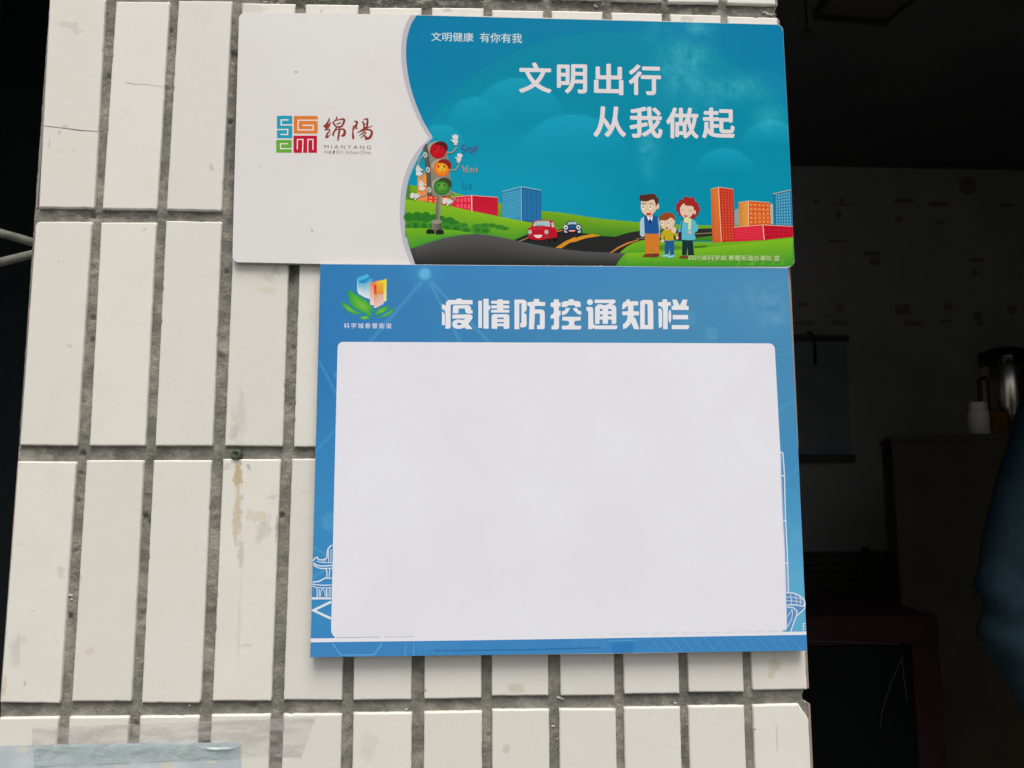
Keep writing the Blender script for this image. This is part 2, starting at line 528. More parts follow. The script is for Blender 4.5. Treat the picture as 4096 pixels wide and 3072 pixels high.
# ------------------------------------------------------------------ the tiled pillar
MEAS = """0 0 b1 153.6 830|0 1 b1 375.5 833|1 0 b1 408 835.6|1 1 b1 626.7 838|2 0 b1 664.7 838|2 1 b1 885.5 843.7|0 0 t1 198 -7|0 1 t1 421 -6|1 0 t1 464 5.4|1 1 t1 678 6.5|2 0 t1 713.5 1.6|2 1 t1 928 4.3|3 0 t1 967.6 10.4|3 1 t1 1180.8 14.6|4 0 t1 1222 15.6|4 1 t1 1433 18.2|5 0 t1 1477 28.6|5 1 t1 1686 31|6 0 t1 1727 28.6|6 1 t1 1935 31|7 0 t1 1968 38|7 1 t1 2173.6 42|8 0 t1 2207 40.7|8 1 t1 2410.7 46|9 0 t1 2446.5 48.8|9 1 t1 2648 53|10 0 t1 2680.8 55.3|10 1 t1 2883 60.8|11 0 t1 2911 64|11 1 t1 3111 70.5|9 1 b0 2647 5|10 0 b0 2672.7 9.8|10 1 b0 2876 12|11 0 b0 2908.7 13.6|11 1 b0 3104 19|0 0 t2 141.6 889|0 1 t2 365.8 886|1 0 t2 403.8 889|1 1 t2 623.8 888|2 0 t2 663 882|2 1 t2 886 885|0 0 b2 78.4 1781|0 1 b2 307.4 1784|1 0 b2 356.8 1783|1 1 b2 579.8 1784|2 0 b2 619.6 1784|2 1 b2 849.8 1784|3 0 b2 898 1784|3 1 b2 1130 1786|4 0 b2 1174 1788|0 0 t3 70.5 1844.5|0 1 t3 302.8 1846|1 0 t3 345 1840.6|1 1 t3 575 1840.6|2 0 t3 613.4 1840.6|2 1 t3 845 1840.6|3 0 t3 891.6 1836|3 1 t3 1121.7 1836.8|4 0 t3 1167.6 1834.5|0 0 b3 0 2810.5|0 1 b3 239 2814|1 0 b3 285 2806.6|1 1 b3 524.4 2806.6|2 0 b3 565 2812|2 1 b3 803.5 2813.6|3 0 b3 848.7 2804.4|3 1 b3 1084.8 2804.4|4 0 b3 1133 2800.5|4 1 b3 1367.7 2802|5 0 b3 1412 2800.9|5 1 b3 1645 2799.4|6 0 b3 1696 2796.9|6 1 b3 1926 2793.4|7 0 b3 1966.8 2784.4|7 1 b3 2194.6 2783.5|8 0 b3 2242 2783.5|8 1 b3 2460 2782.5|9 0 b3 2496.9 2777|9 1 b3 2719.7 2775|10 0 b3 2755.5 2769.5|10 1 b3 2977 2768.5|11 0 b3 3010.6 2761.6|11 1 b3 3229.4 2758.6|0 1 t4 232.3 2868|1 0 t4 276 2868|1 1 t4 515.2 2865.7|2 0 t4 559.7 2865.7|2 1 t4 795.8 2864|3 0 t4 845 2859.6|3 1 t4 1081 2858|4 0 t4 1132.4 2856.5|4 1 t4 1367 2856.5|5 0 t4 1412.8 2852|5 1 t4 1647.6 2850.6|6 0 t4 1696.3 2848|6 1 t4 1928.5 2844.6|7 0 t4 1968 2838|7 1 t4 2197 2837|8 0 t4 2237 2835.7|8 1 t4 2463.6 2836.7|9 0 t4 2495.9 2829|9 1 t4 2721 2828|10 0 t4 2753.5 2824|10 1 t4 2976.8 2822|11 0 t4 3011.6 2820.8|11 1 t4 3233 2818"""
PT = {}
for q in MEAS.split('|'):
    c, s, k, x, y = q.split()
    p = on_wall(float(x), float(y))
    PT[(int(c), int(s), k)] = (p.x, p.z)
EDGES = ['t0', 'b0', 't1', 'b1', 't2', 'b2', 't3', 'b3', 't4', 'b4', 't5', 'b5']
HT, GAP = 0.240, 0.01398
meanz = {}
for i, k in enumerate(EDGES):
    row = int(k[1])
    base = ZTOP - (row - 1) * (HT + GAP) - (HT if k[0] == 'b' else 0)
    meanz[k] = (base, [PT[q][1] - base for q in PT if q[2] == k])


def corner(c, s, k):
    if (c, s, k) in PT:
        return PT[(c, s, k)]
    ki = EDGES.index(k)
    cand = sorted(((abs(EDGES.index(q[2]) - ki), q) for q in PT if q[0] == c and q[1] == s), key=lambda a: a[0])
    x = PT[cand[0][1]][0]
    base, offs = meanz[k]
    near = [(abs(q[0] - c), PT[q][1]) for q in PT if q[2] == k]
    z = min(near)[1] if near else base
    return (x, z)


def outline(row, c):
    t, b = 't%d' % row, 'b%d' % row
    P = [corner(c, 0, t), corner(c, 1, t), corner(c, 1, b), corner(c, 0, b)]
    if row == 0:
        P[0] = (P[3][0], P[3][1] + HT)
        P[1] = (P[2][0], P[2][1] + HT)
    if row >= 4:
        dz = 0
        if row == 5:
            P = [corner(c, 0, 't4'), corner(c, 1, 't4'), corner(c, 1, 't4'), corner(c, 0, 't4')]
            P = [(p[0], p[1] - HT - GAP) for p in P]
        P[2] = (P[1][0] + .0003, P[1][1] - HT)
        P[3] = (P[0][0] - .0002, P[0][1] - HT)
    poly = [Vector((p[0], 0, p[1])) for p in P]
    if (row, c) == (4, 11):
        a = [on_wall(*q) for q in ((3195, 2816), (3212, 2843), (3228, 2864), (3236, 2878))]
        poly = [poly[0]] + [Vector((q.x, 0, q.z)) for q in a] + poly[2:]
    if (row, c) == (3, 2):
        a = [on_wall(*q) for q in ((803, 2801), (796, 2813))]
        poly = poly[:2] + [Vector((q.x, 0, q.z)) for q in a] + poly[3:]
    if (row, c) == (2, 0):
        a = [on_wall(*q) for q in ((140, 902), (147, 890), (158, 885))]
        poly = [Vector((q.x, 0, q.z)) for q in a] + poly[1:]
    return poly


def ragged(poly, seed, amp=.00016, step=.0035, chips=.05):
    rnd = random.Random(seed)
    out = []
    n = len(poly)
    for i in range(n):
        a, b = poly[i], poly[(i + 1) % n]
        L = (b - a).length
        k = max(1, int(L / step))
        d = (b - a).normalized()
        nrm = Vector((-d.z, 0, d.x))        # to the left of travel; clockwise outline -> outward is +
        for j in range(k):
            p = a + (b - a) * (j / k)
            if j > 0:
                off = amp * noise.noise(Vector((p.x * 90, seed * 3.1, p.z * 90))) * 1.6 + amp * .5 * rnd.uniform(-1, 1)
                if rnd.random() < chips * .35:
                    off -= rnd.uniform(.0003, .0009)
                p = p + nrm * off
            out.append(p)
    return out


tb, cv = MB(), []
for row in range(0, 6):
    for c in range(12):
        poly = outline(row, c)
        o = ragged(poly, row * 20 + c, chips=.06 if c in (10, 11, 2) else .025)
        cen = sum(o, Vector()) / len(o)
        rr = random.Random(row * 77 + c)
        tilt = Vector((rr.uniform(-1, 1) * .004, 0, rr.uniform(-1, 1) * .002))
        tone = rr.uniform(-.025, .025)
        warm = rr.uniform(-.006, .008) - (.003 if c == 2 else 0)
        base = (0.765 + tone + warm, 0.765 + tone, 0.695 + tone - warm * 1.5, 1)
        rings = [(.0, .0085), (.0, .0016), (.00035, .0007), (.0009, .0002), (.0018, .0)]
        v, f = [], []
        n = len(o)
        # mitred inset directions
        ins = []
        for i in range(n):
            a, b, e = o[i - 1], o[i], o[(i + 1) % n]
            d1, d2 = (b - a).normalized(), (e - b).normalized()
            m1 = Vector((d1.z, 0, -d1.x)) + Vector((d2.z, 0, -d2.x))
            m1 = m1.normalized() if m1.length > 1e-6 else Vector((0, 0, 0))
            ins.append(m1)
        for (q, dep) in rings:
            for i in range(n):
                p = o[i] + ins[i] * q
                y = dep + tilt.x * (p.x - cen.x) + tilt.z * (p.z - cen.z)
                v.append((p.x, y, p.z))
        for r_ in range(len(rings) - 1):
            for i in range(n):
                f.append((r_ * n + i, (r_ + 1) * n + i, (r_ + 1) * n + (i + 1) % n, r_ * n + (i + 1) % n))
        f.append(tuple((len(rings) - 1) * n + i for i in range(n - 1, -1, -1)))
        tb.add(v, f, 0)
        cv += [base] * len(v)


def ribbon(pts, widths):
    """a mitred flat strip through 2-D points; returns 2-D left and right rows"""
    pts = [Vector(p) for p in pts]
    Lr, Rr = [], []
    n = len(pts)
    for i, p in enumerate(pts):
        d1 = (p - pts[i - 1]).normalized() if i > 0 else None
        d2 = (pts[i + 1] - p).normalized() if i < n - 1 else None
        d = ((d1 + d2).normalized() if (d1 + d2).length > .1 else d2) if d1 and d2 else (d1 or d2)
        nn = Vector((-d.y, d.x))
        k = 1.0
        if d1 and d2:
            k = 1 / max(.45, nn.dot(Vector((-d1.y, d1.x))))
        wd = widths[i] if isinstance(widths, (list, tuple)) else widths
        Lr.append(p + nn * wd / 2 * k)
        Rr.append(p - nn * wd / 2 * k)
    return Lr, Rr


def crack(pts, wd):
    L, R_ = ribbon(pts, wd)
    v = [on_wall(p.x, p.y, .07) for p in L + R_]
    n = len(L)
    tb.add(v, [(i, n + i, n + i + 1, i + 1) for i in range(n - 1)], 1)
    cv.extend([(.1, .1, .1, 1)] * len(v))


crack([(175, 504), (205, 507), (240, 511), (290, 517), (318, 521), (345, 523), (392, 525)], [3, 4, 3, 4, 5, 3, 2])
crack([(446, 330), (468, 327), (490, 327.5), (515, 333), (540, 337), (572, 337), (610, 341), (650, 346)], [1.5, 2.2, 3, 2.5, 1.8, 1.8, 1.2, 1])
crack([(30, 2468), (80, 2462), (140, 2441)], 1.2)
crack([(3012, 2916), (3020, 2917), (3026, 2916)], [4, 3, 1])
# sides of the pillar, faced with the same tiles standing on edge
for side, xs in ((-1, XL), (1, XR)):
    for row in range(0, 6):
        cc_ = 0 if side < 0 else 11
        s_ = 0 if side < 0 else 1
        ol = outline(row, cc_)
        if side < 0:
            top, bot = ol[0] if (row, cc_) != (2, 0) else ol[1], ol[-1]
            x0 = (top.x + bot.x) / 2 - .0016
            x1 = x0 + .0075
        else:
            top, bot = (ol[1] if (row, cc_) != (4, 11) else Vector((ol[4].x, 0, ol[0].z))), ol[-2]
            x1 = (top.x + bot.x) / 2 + .0030
            x0 = x1 - .0075
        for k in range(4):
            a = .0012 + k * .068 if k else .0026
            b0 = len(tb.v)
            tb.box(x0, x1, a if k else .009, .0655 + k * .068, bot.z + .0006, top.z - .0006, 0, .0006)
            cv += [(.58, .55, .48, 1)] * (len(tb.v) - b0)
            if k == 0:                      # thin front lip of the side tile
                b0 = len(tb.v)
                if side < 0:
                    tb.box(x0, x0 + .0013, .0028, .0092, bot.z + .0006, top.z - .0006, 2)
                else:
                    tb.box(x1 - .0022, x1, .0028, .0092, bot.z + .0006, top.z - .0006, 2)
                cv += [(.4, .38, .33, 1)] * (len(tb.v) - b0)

pillar = thing('tiled_pillar', 'square pillar faced with upright cream glazed tiles and grey mortar joints', 'pillar', (0.41, 0.12, 0))
to = mesh_obj('tile_cladding', tb.v, tb.f, [M_tile, M_crack, M_clay], pillar, tb.m, False, cv)
for p in to.data.polygons:
    p.use_smooth = len(p.vertices) == 4 and p.material_index == 0

# mortar bed: a displaced sheet over the whole front
nx, nz = 430, 450
x0, x1 = PT[(0, 0, 'b3')][0] - .001, PT[(11, 1, 'b3')][0] + .0
z0, z1 = ZTOP - 1.02, ZTOP + .10
v, f = [], []
pits = [(328, 1816, 13, .006), (478, 48, 7, .003), (430, 52, 8, .003), (437, 298, 8, .003), (935, 215, 22, .006), (940, 230, 14, .005), (373, 860, 14, .004), (370, 1270, 12, .004), (365, 1360, 10, .004), (533, 1010, 14, .004), (905, 1085, 14, .003),
        (1005, 2820, 20, .005), (575, 2070, 16, .005), (590, 2090, 12, .004), (1125, 2065, 14, .005), (537, 2905, 12, .005), (272, 2472, 16, .004), (310, 2000, 8, .003), (300, 2200, 8, .003), (320, 1890, 8, .003), (2140, 3000, 14, .003), (1955, 2950, 12, .003), (980, 2950, 8, .003),
        (880, 1420, 10, .003), (1172, 1390, 10, .003), (682, 115, 10, .003), (690, 120, 7, .003), (920, 480, 14, .004), (1165, 1420, 16, -.0015), (667, 335, 16, -.0025), (665, 305, 12, -.0018), (375, 1050, 16, -.002), (378, 1090, 12, -.0018), (890, 1410, 15, -.0015), (1000, 3010, 12, -.001)]
pitw = [(on_wall(a, b), r_ / 3900.0, dp) for a, b, r_, dp in pits]
for j in range(nz):
    z = z0 + (z1 - z0) * j / (nz - 1)
    for i in range(nx):
        x = x0 + (x1 - x0) * i / (nx - 1)
        h = .0040 + .0007 * noise.noise(Vector((x * 55, 0, z * 55))) + .0007 * noise.noise(Vector((x * 170, 5, z * 170)))
        if z > ZTOP - .02:
            h -= .0016 * max(0, noise.noise(Vector((x * 60, 9, z * 80))))
        v.append([x, h, z])
varr = np.array(v)
for (c, r_, dp) in pitw:
    dd = np.hypot(varr[:, 0] - c.x, varr[:, 2] - c.z)
    varr[:, 1] += dp * np.clip(1 - (dd / r_) ** 2, 0, 1)
idx = np.arange(nx * nz).reshape(nz, nx)
# ragged right and left edges between the tile rows
for j in range(nz):
    z = varr[idx[j, 0], 2]
    k = .0014 * noise.noise(Vector((1, 2, z * 60)))
    varr[idx[j, -1], 0] += .0006 + k
    varr[idx[j, -2], 0] += k * .5
for q, dpt in (((3228, 2790), .0045), ((3115, 45), .003)):
    c = on_wall(*q)
    for j in range(nz):
        t = max(0, 1 - (abs(varr[idx[j, 0], 2] - c.z) / .0085) ** 2)
        for i in range(nx - 4, nx):
            varr[idx[j, i], 0] -= dpt * t * (i - nx + 5) / 4
f = np.stack([idx[:-1, :-1], idx[:-1, 1:], idx[1:, 1:], idx[1:, :-1]], -1).reshape(-1, 4).tolist()
# the joint follows the slight lean of the tile columns
lean = (PT[(0, 0, 't1')][0] - PT[(0, 0, 'b3')][0])
leanr = (PT[(11, 1, 't1')][0] - PT[(11, 1, 'b3')][0])
tt = np.clip((varr[:, 2] - PT[(0, 0, 'b3')][1]) / .494, -1, 1.3)
ux = (varr[:, 0] - x0) / (x1 - x0)
varr[:, 0] += tt * (lean * (1 - ux) + leanr * ux)
mo = mesh_obj('mortar_bed', varr.tolist(), f, M_mortar, pillar, None, True)
mb = MB()
mb.box(x0 + .004, x1 - .004, .0075, .24, 0, CEIL)
mb.build('pillar_core', M_mortar, pillar)

# crumbs of mortar, paint flakes and moss caught in the joints
mb = MB()
for (px, py, s_) in [(3055, 50, 9), (3070, 56, 12), (3085, 60, 9), (3100, 58, 6), (3040, 42, 5), (1060, 8, 9), (1110, 14, 8), (1085, 10, 6), (1500, 10, 5), (2380, 22, 7), (2385, 28, 6), (1925, 8, 6), (1665, 20, 5), (2050, 8, 5), (760, 2822, 7), (1352, 2807, 5), (1625, 2838, 6), (2238, 2790, 9),
                     (2250, 2795, 6), (2210, 2904, 8), (2700, 2812, 6), (2748, 2897, 4), (282, 2382, 9), (285, 2398, 6), (2230, 2955, 4)]:
    c = on_wall(px, py, -3.2)
    r_ = s_ / 3900.0
    pts = []
    for i in range(8):
        a = i * math.pi / 4
        q = r_ * random.uniform(.5, 1.2)
        pts.append(c + Vector((q * 1.3 * math.cos(a), -.0002, q * .7 * math.sin(a))))
    pts.append(c + Vector((0, -.0012, 0)))
    mb.add(pts, [(8, (i + 1) % 8, i) for i in range(8)])
mb.build('mortar_crumbs', material('pale_crumb', (.5, .48, .44), .9), pillar)

# corroded plug in the joint above the rust streak
plug = thing('wall_plug', 'small corroded green plug in the joint above the rust streak', 'screw', on_wall(946, 1818, -4))
c = on_wall(946, 1818, 0)
M_green = rough_wall('verdigris', (0.07, 0.10, 0.07), (0.16, 0.20, 0.14), 400, .6)
mb = MB()
v, f = [], []
n = 20
prof = [(.0056, .0045), (.0052, -.0008), (.0044, -.0028), (.0034, -.0032), (.0026, -.0024), (.0012, -.0012)]
for q, (r_, y) in enumerate(prof):
    for i in range(n):
        a = 2 * math.pi * i / n
        rr_ = r_ * (1 + .22 * noise.noise(Vector((math.cos(a) * 2, q * .6, math.sin(a) * 2))))
        v.append(c + Vector((rr_ * math.cos(a), y + .0006 * noise.noise(Vector((i, q, 3))), rr_ * math.sin(a))))
for q in range(len(prof) - 1):
    for i in range(n):
        f.append((q * n + i, q * n + (i + 1) % n, (q + 1) * n + (i + 1) % n, (q + 1) * n + i))
f.append(tuple((len(prof) - 1) * n + i for i in range(n)))
mb.add(v, f)
mb.build('plug_collar', M_green, plug, True)
mb = MB()
mb.tube([c + Vector((0.0008, .003, -.0004)), c + Vector((.0008, -.0030, -.0006))], .0013, 8)
mb.build('screw_shank', material('rusty_iron', (.12, .07, .045), .8, .3), plug)


# ------------------------------------------------------------------ printing on the boards
class Art:
    """ink laid on a board: flat pieces in photo positions, each a hair above the last"""
    def __init__(s, d, start=.05):
        s.d, s.z = d, start
        s.v, s.f, s.c = [], [], []

    def _lay(s):
        s.z += .0016
        return s.d + s.z

    def poly(s, loops, col, T=None):
        if not isinstance(loops[0][0], (tuple, list, Vector)):
            loops = [loops]
        if T:
            loops = [[T(*p) for p in L] for L in loops]
        L3 = [[Vector((p[0], p[1], 0)) for p in L] for L in loops]
        flat = [p for L in L3 for p in L]
        tris = tessellate_polygon(L3)
        d = s._lay()
        b = len(s.v)
        for p in flat:
            s.v.append(on_wall(p.x, p.y, d))
            s.c.append(ink(col(p.x, p.y)) if callable(col) else ink(col))
        for t in tris:
            a = flat[t[1]] - flat[t[0]]
            e = flat[t[2]] - flat[t[0]]
            s.f.append(tuple(b + i for i in (t if a.x * e.y - a.y * e.x < 0 else (t[0], t[2], t[1]))))

    def strokes(s, pts, wd, col, T=None, k=1.0):
        if T:
            pts = [T(*p) for p in pts]
        L, R_ = ribbon(pts, [q * k for q in wd] if isinstance(wd, (list, tuple)) else wd * k)
        d = s._lay()
        b = len(s.v)
        n = len(L)
        for p in L + R_:
            s.v.append(on_wall(p.x, p.y, d))
            s.c.append(ink(col))
        for i in range(n - 1):
            s.f.append((b + i, b + i + 1, b + n + i + 1, b + n + i))

    def ell(s, cx, cy, rx, ry, col, T=None, rot=0, a0=0, a1=360, n=28, edge=None):
        """filled ellipse; edge = colour at the rim for a radial blend"""
        pts = []
        for i in range(n):
            a = R(a0 + (a1 - a0) * i / (n if a1 - a0 >= 360 else n - 1))
            x, y = rx * math.cos(a), ry * math.sin(a)
            pts.append((cx + x * math.cos(R(rot)) - y * math.sin(R(rot)), cy + x * math.sin(R(rot)) + y * math.cos(R(rot))))
        if edge is None:
            s.poly(pts, col, T)
            return
        d = s._lay()
        b = len(s.v)
        P = [T(*p) for p in pts] if T else pts
        C = T(cx, cy) if T else (cx, cy)
        s.v.append(on_wall(*C, d))
        s.c.append(ink(col))
        for p in P:
            s.v.append(on_wall(*p, d))
            s.c.append(ink(edge))
        for i in range(n):
            s.f.append((b, b + 1 + (i + 1) % n, b + 1 + i))

    def strip(s, top, bot, ct, cb_, T=None, n=40, rows=6, x0=None, x1=None):
        """fill between two curves given as point lists over the same x span"""
        if T:
            top, bot = [T(*p) for p in top], [T(*p) for p in bot]
        xa = top[0][0] if x0 is None else x0
        xb = top[-1][0] if x1 is None else x1
        tx, ty = [p[0] for p in top], [p[1] for p in top]
        bx, by = [p[0] for p in bot], [p[1] for p in bot]
        d = s._lay()
        b = len(s.v)
        A, B = np.array(ink(ct)), np.array(ink(cb_))
        for j in range(rows + 1):
            t = j / rows
            for i in range(n + 1):
                x = xa + (xb - xa) * i / n
                y = np.interp(x, tx, ty) * (1 - t) + np.interp(x, bx, by) * t
                s.v.append(on_wall(x, y, d))
                s.c.append(tuple(A * (1 - t) + B * t))
        for j in range(rows):
            for i in range(n):
                q = b + j * (n + 1) + i
                s.f.append((q, q + n + 1, q + n + 2, q + 1))

    def grid(s, quad, nx_, ny_, fill, col, T=None, mx=0.0, my=0.0):
        """windows: nx by ny small panes spread over a quad (TL, TR, BR, BL)"""
        if T:
            quad = [T(*p) for p in quad]
        q = [Vector(p) for p in quad]
        d = s._lay()
        fx, fy = fill
        for j in range(ny_):
            for i in range(nx_):
                b = len(s.v)
                for (u, v_) in ((0, 0), (1, 0), (1, 1), (0, 1)):
                    uu = mx + (1 - 2 * mx) * (i + .5 + (u - .5) * fx) / nx_
                    vv = my + (1 - 2 * my) * (j + .5 + (v_ - .5) * fy) / ny_
                    p = (q[0] * (1 - uu) + q[1] * uu) * (1 - vv) + (q[3] * (1 - uu) + q[2] * uu) * vv
                    s.v.append(on_wall(p.x, p.y, d))
                    s.c.append(ink(col))
                s.f.append((b, b + 3, b + 2, b + 1))

    def field(s, L, Rr, nu, nv, fn):
        """a whole sheet between a left and a right curve, coloured by fn(px, py)"""
        def samp(C, v):
            k = [0.0]
            for i in range(1, len(C)):
                k.append(k[-1] + math.dist(C[i], C[i - 1]))
            t = v * k[-1]
            return (np.interp(t, k, [p[0] for p in C]), np.interp(t, k, [p[1] for p in C]))
        d = s._lay()
        b = len(s.v)
        for j in range(nv + 1):
            v_ = j / nv
            a, e = samp(L, v_), samp(Rr, v_)
            for i in range(nu + 1):
                u = i / nu
                x, y = a[0] * (1 - u) + e[0] * u, a[1] * (1 - u) + e[1] * u
                s.v.append(on_wall(x, y, d))
                s.c.append(ink(fn(x, y)))
        for j in range(nv):
            for i in range(nu):
                q = b + j * (nu + 1) + i
                s.f.append((q, q + nu + 1, q + nu + 2, q + 1))

    def text(s, txt, box, col, slope=0.0, bold=0.0, shear=0.0, T=None, lean=0.0, space=1.0):
        """lettering whose ink fills box (x0, y0, x1, y1) in photo pixels"""
        x0_, y0_, x1_, y1_ = box
        cu = bpy.data.curves.new('t', 'FONT')
        cu.body = txt
        cu.size = 1.0
        cu.shear = shear
        cu.space_character = space
        cu.resolution_u = 4
        to_ = bpy.data.objects.new('t', cu)
        COL.objects.link(to_)
        dg = bpy.context.evaluated_depsgraph_get()
        me = bpy.data.meshes.new_from_object(to_.evaluated_get(dg))
        bpy.data.objects.remove(to_)
        co = np.array([tuple(q.co) for q in me.vertices])
        if len(co) == 0:
            return
        mn, mx_ = co.min(0), co.max(0)
        em_ = (y1_ - y0_) * bold / max(mx_[1] - mn[1], .3)
        offs = [(0, 0)] if bold <= 0 else [(em_ * math.cos(q), em_ * math.sin(q)) for q in [i * math.pi / 4 for i in range(8)]]
        for (ox, oy) in offs:
            d = s._lay()
            b = len(s.v)
            for p in co:
                u = (p[0] - mn[0]) / (mx_[0] - mn[0])
                v_ = 1 - (p[1] - mn[1]) / (mx_[1] - mn[1])
                x = x0_ + em_ + (x1_ - x0_ - 2 * em_) * u + ox
                y = y0_ + em_ + (y1_ - y0_ - 2 * em_) * v_ + slope * (x - (x0_ + x1_) / 2) + oy
                if T:
                    x, y = T(x, y)
                s.v.append(on_wall(x, y, d))
                s.c.append(ink(col))
            for q in me.polygons:
                s.f.append(tuple(b + i for i in q.vertices))
        bpy.data.meshes.remove(me)
        bpy.data.curves.remove(cu)

    def build(s, name, mat, parent):
        o = mesh_obj(name, s.v, s.f, mat, parent, None, False, s.c)
        s.v, s.f, s.c = [], [], []
        return o


def smooth_curve(pts, k=6):
    out = []
    P = [Vector(p) for p in pts]
    for i in range(len(P) - 1):
        p0, p1, p2, p3 = P[max(i - 1, 0)], P[i], P[i + 1], P[min(i + 2, len(P) - 1)]
        for j in range(k):
            t = j / k
            q = .5 * ((2 * p1) + (p2 - p0) * t + (2 * p0 - 5 * p1 + 4 * p2 - p3) * t * t + (3 * p1 - p0 - 3 * p2 + p3) * t ** 3)
            out.append((q.x, q.y))
    out.append(tuple(P[-1]))
    return out


def slab(name, outline_px, d0, d1, mats, parent, bev=.3):
    """a board: outline seen in the photo at its front plane d1 mm, with real thickness"""
    P = [on_wall(x, y, d1) for x, y in outline_px]
    n = len(P)
    v = []
    cen = sum(P, Vector()) / n
    for (dep, ins) in ((d0, 0), (d1 - bev, 0), (d1, bev / 1000)):
        for p in P:
            q = (cen - p)
            q.y = 0
            q.normalize()
            v.append(Vector((p.x, -dep / 1000, p.z)) + q * ins)
    f, m = [], []
    for r_ in range(2):
        for i in range(n):
            f.append((r_ * n + i, r_ * n + (i + 1) % n, (r_ + 1) * n + (i + 1) % n, (r_ + 1) * n + i))
            m.append(1)
    f.append(tuple(2 * n + i for i in range(n)))
    m.append(0)
    f.append(tuple(n - 1 - i for i in range(n)))
    m.append(1)
    return mesh_obj(name, v, f, mats, parent, m)


def round_corner(c, r_, a0, a1, n=8):
    return [(c[0] + r_ * math.cos(R(a0 + (a1 - a0) * i / n)), c[1] - r_ * math.sin(R(a0 + (a1 - a0) * i / n))) for i in range(n + 1)]


# ------------------------------------------------------------------ upper board
D1, D2 = 6.5, 12.5
# outline anticlockwise as seen from the front (top-left going down)
ol1 = (round_corner((981, 76), 26, 90, 178) + [(943.5, 470), (935, 780)] + round_corner((952, 1026), 23, 184, 268)
       + [(1278, 1056), (1700, 1059.5), (2350, 1063), (2800, 1066)] + round_corner((3148, 1040), 31, 272, 356)
       + [(3172, 903), (3163.4, 700), (3150, 430)] + round_corner((3106, 124), 27, 2, 84) + [(2600, 82), (2050, 66.5), (1500, 56)])
up = thing('slogan_board', 'white and turquoise printed public notice board, the upper one with a cartoon street scene', 'sign', on_wall(2050, 1060, 3))
slab('board', ol1, 0.6, D1, [M_board, M_edge], up)

L_in = smooth_curve([(1643, 60), (1620, 104), (1608, 156), (1604.6, 208), (1607, 260), (1620, 333), (1643.6, 411), (1680, 494), (1716, 551)], 5)
L_in2 = smooth_curve([(1716, 551), (1676.6, 594), (1647.7, 634), (1622, 692), (1606, 753), (1600, 818), (1599.5, 862), (1603, 916), (1615, 981), (1642, 1057.5)], 5)
L_out = smooth_curve([(1667, 61), (1643.6, 99), (1628, 156), (1624, 208), (1628, 270), (1641, 343), (1664, 416), (1695.6, 489), (1732, 551)], 5)
L_out2 = smooth_curve([(1732, 551), (1700.8, 582), (1665.7, 645), (1640.4, 702.5), (1627.8, 753), (1621, 807), (1618.7, 854), (1620.5, 898), (1628, 952), (1640.4, 999), (1662, 1058)], 5)
LO = L_out + L_out2[1:]
LI = L_in + L_in2[1:]
RC = [(3108, 98.5), (3121, 103), (3129, 113), (3132, 127), (3149, 430), (3162.5, 700), (3171, 903), (3178, 1035), (3176, 1050), (3168, 1060), (3155, 1065), (3140, 1067)]


def fbm(x, y, s_, o=0.0):
    return noise.fractal(Vector((x / s_, y / s_, o)), .9, 2.1, 4)


def mixc(a, b, t):
    t = min(max(t, 0), 1)
    return tuple(p * (1 - t) + q * t for p, q in zip(a, b))


CLOUDS = [(2070, 500, 192, 420), (2290, 700, 246, 420), (1900, 492, 107, 300), (1762, 602, 107, 300), (3085, 606, 130, 260), (2900, 720, 132, 260)]


def sky_col(x, y):
    t = (y - 60) / 760
    c = mixc((0, 128, 156), (0, 138, 164), max(t, 0) ** 1.2)
    c = mixc(c, (12, 148, 178), .8 * max(0, 1 - ((x - 1950) / 620) ** 2) * min(1, max(0, (y - 300) / 450)))
    # large pale disc of the sky drawing, outside it the blue is deeper
    e = math.hypot((x - 2450) / 820, (y - 800) / 672)
    if e > 1:
        c = mixc(c, (0, 112, 168), min(.6, .30 + (e - 1) * .6))
    else:
        c = mixc(c, (0, 134, 158), .35 * max(0, 1 - (y - 130) / 500))
    best = 0
    for (cx, cy, r_, fade) in CLOUDS:
        q = math.hypot(x - cx, y - cy)
        if q < r_:
            k = max(0.0, 1 - (y - (cy - r_)) / (fade * .42))
            best = max(best, .55 * k * min(1, (r_ - q) / 6))
    c = mixc(c, (32, 168, 198), best)
    # whitish sheen blotches and scuffs, painted into the print colour
    whiten = 0
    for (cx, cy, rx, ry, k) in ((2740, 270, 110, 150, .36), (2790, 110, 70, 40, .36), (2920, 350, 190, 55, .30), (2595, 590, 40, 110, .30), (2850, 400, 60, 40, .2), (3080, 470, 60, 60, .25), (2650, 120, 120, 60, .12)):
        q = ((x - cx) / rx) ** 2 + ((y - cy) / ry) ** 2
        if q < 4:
            whiten = max(whiten, k * .85 * math.exp(-q * 1.1) * (1.0 + .75 * fbm(x, y, 60, 3) + .5 * fbm(x, y, 16, 8)))
    c = mixc(c, (140, 205, 218), whiten)
    return c


A = Art(D1)
# grey border between the white part and the picture
mid = [((a[0]), a[1]) for a in LI]
b0 = LI + LO[::-1]
A.poly(b0, (178, 180, 188))
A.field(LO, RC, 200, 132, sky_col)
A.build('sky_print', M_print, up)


def r3(x, y):
    return (1550 + x * .36166, 500 + y * .36166)


def r4(x, y):
    return (2300 + x * .40687, 700 + y * .40687)


def r1(x, y):
    return (900 + x * .51989, y * .51989)


def r2(x, y):
    return (2000 + x * .5425, y * .5425)


G1, G2 = (112, 165, 30), (45, 118, 38)
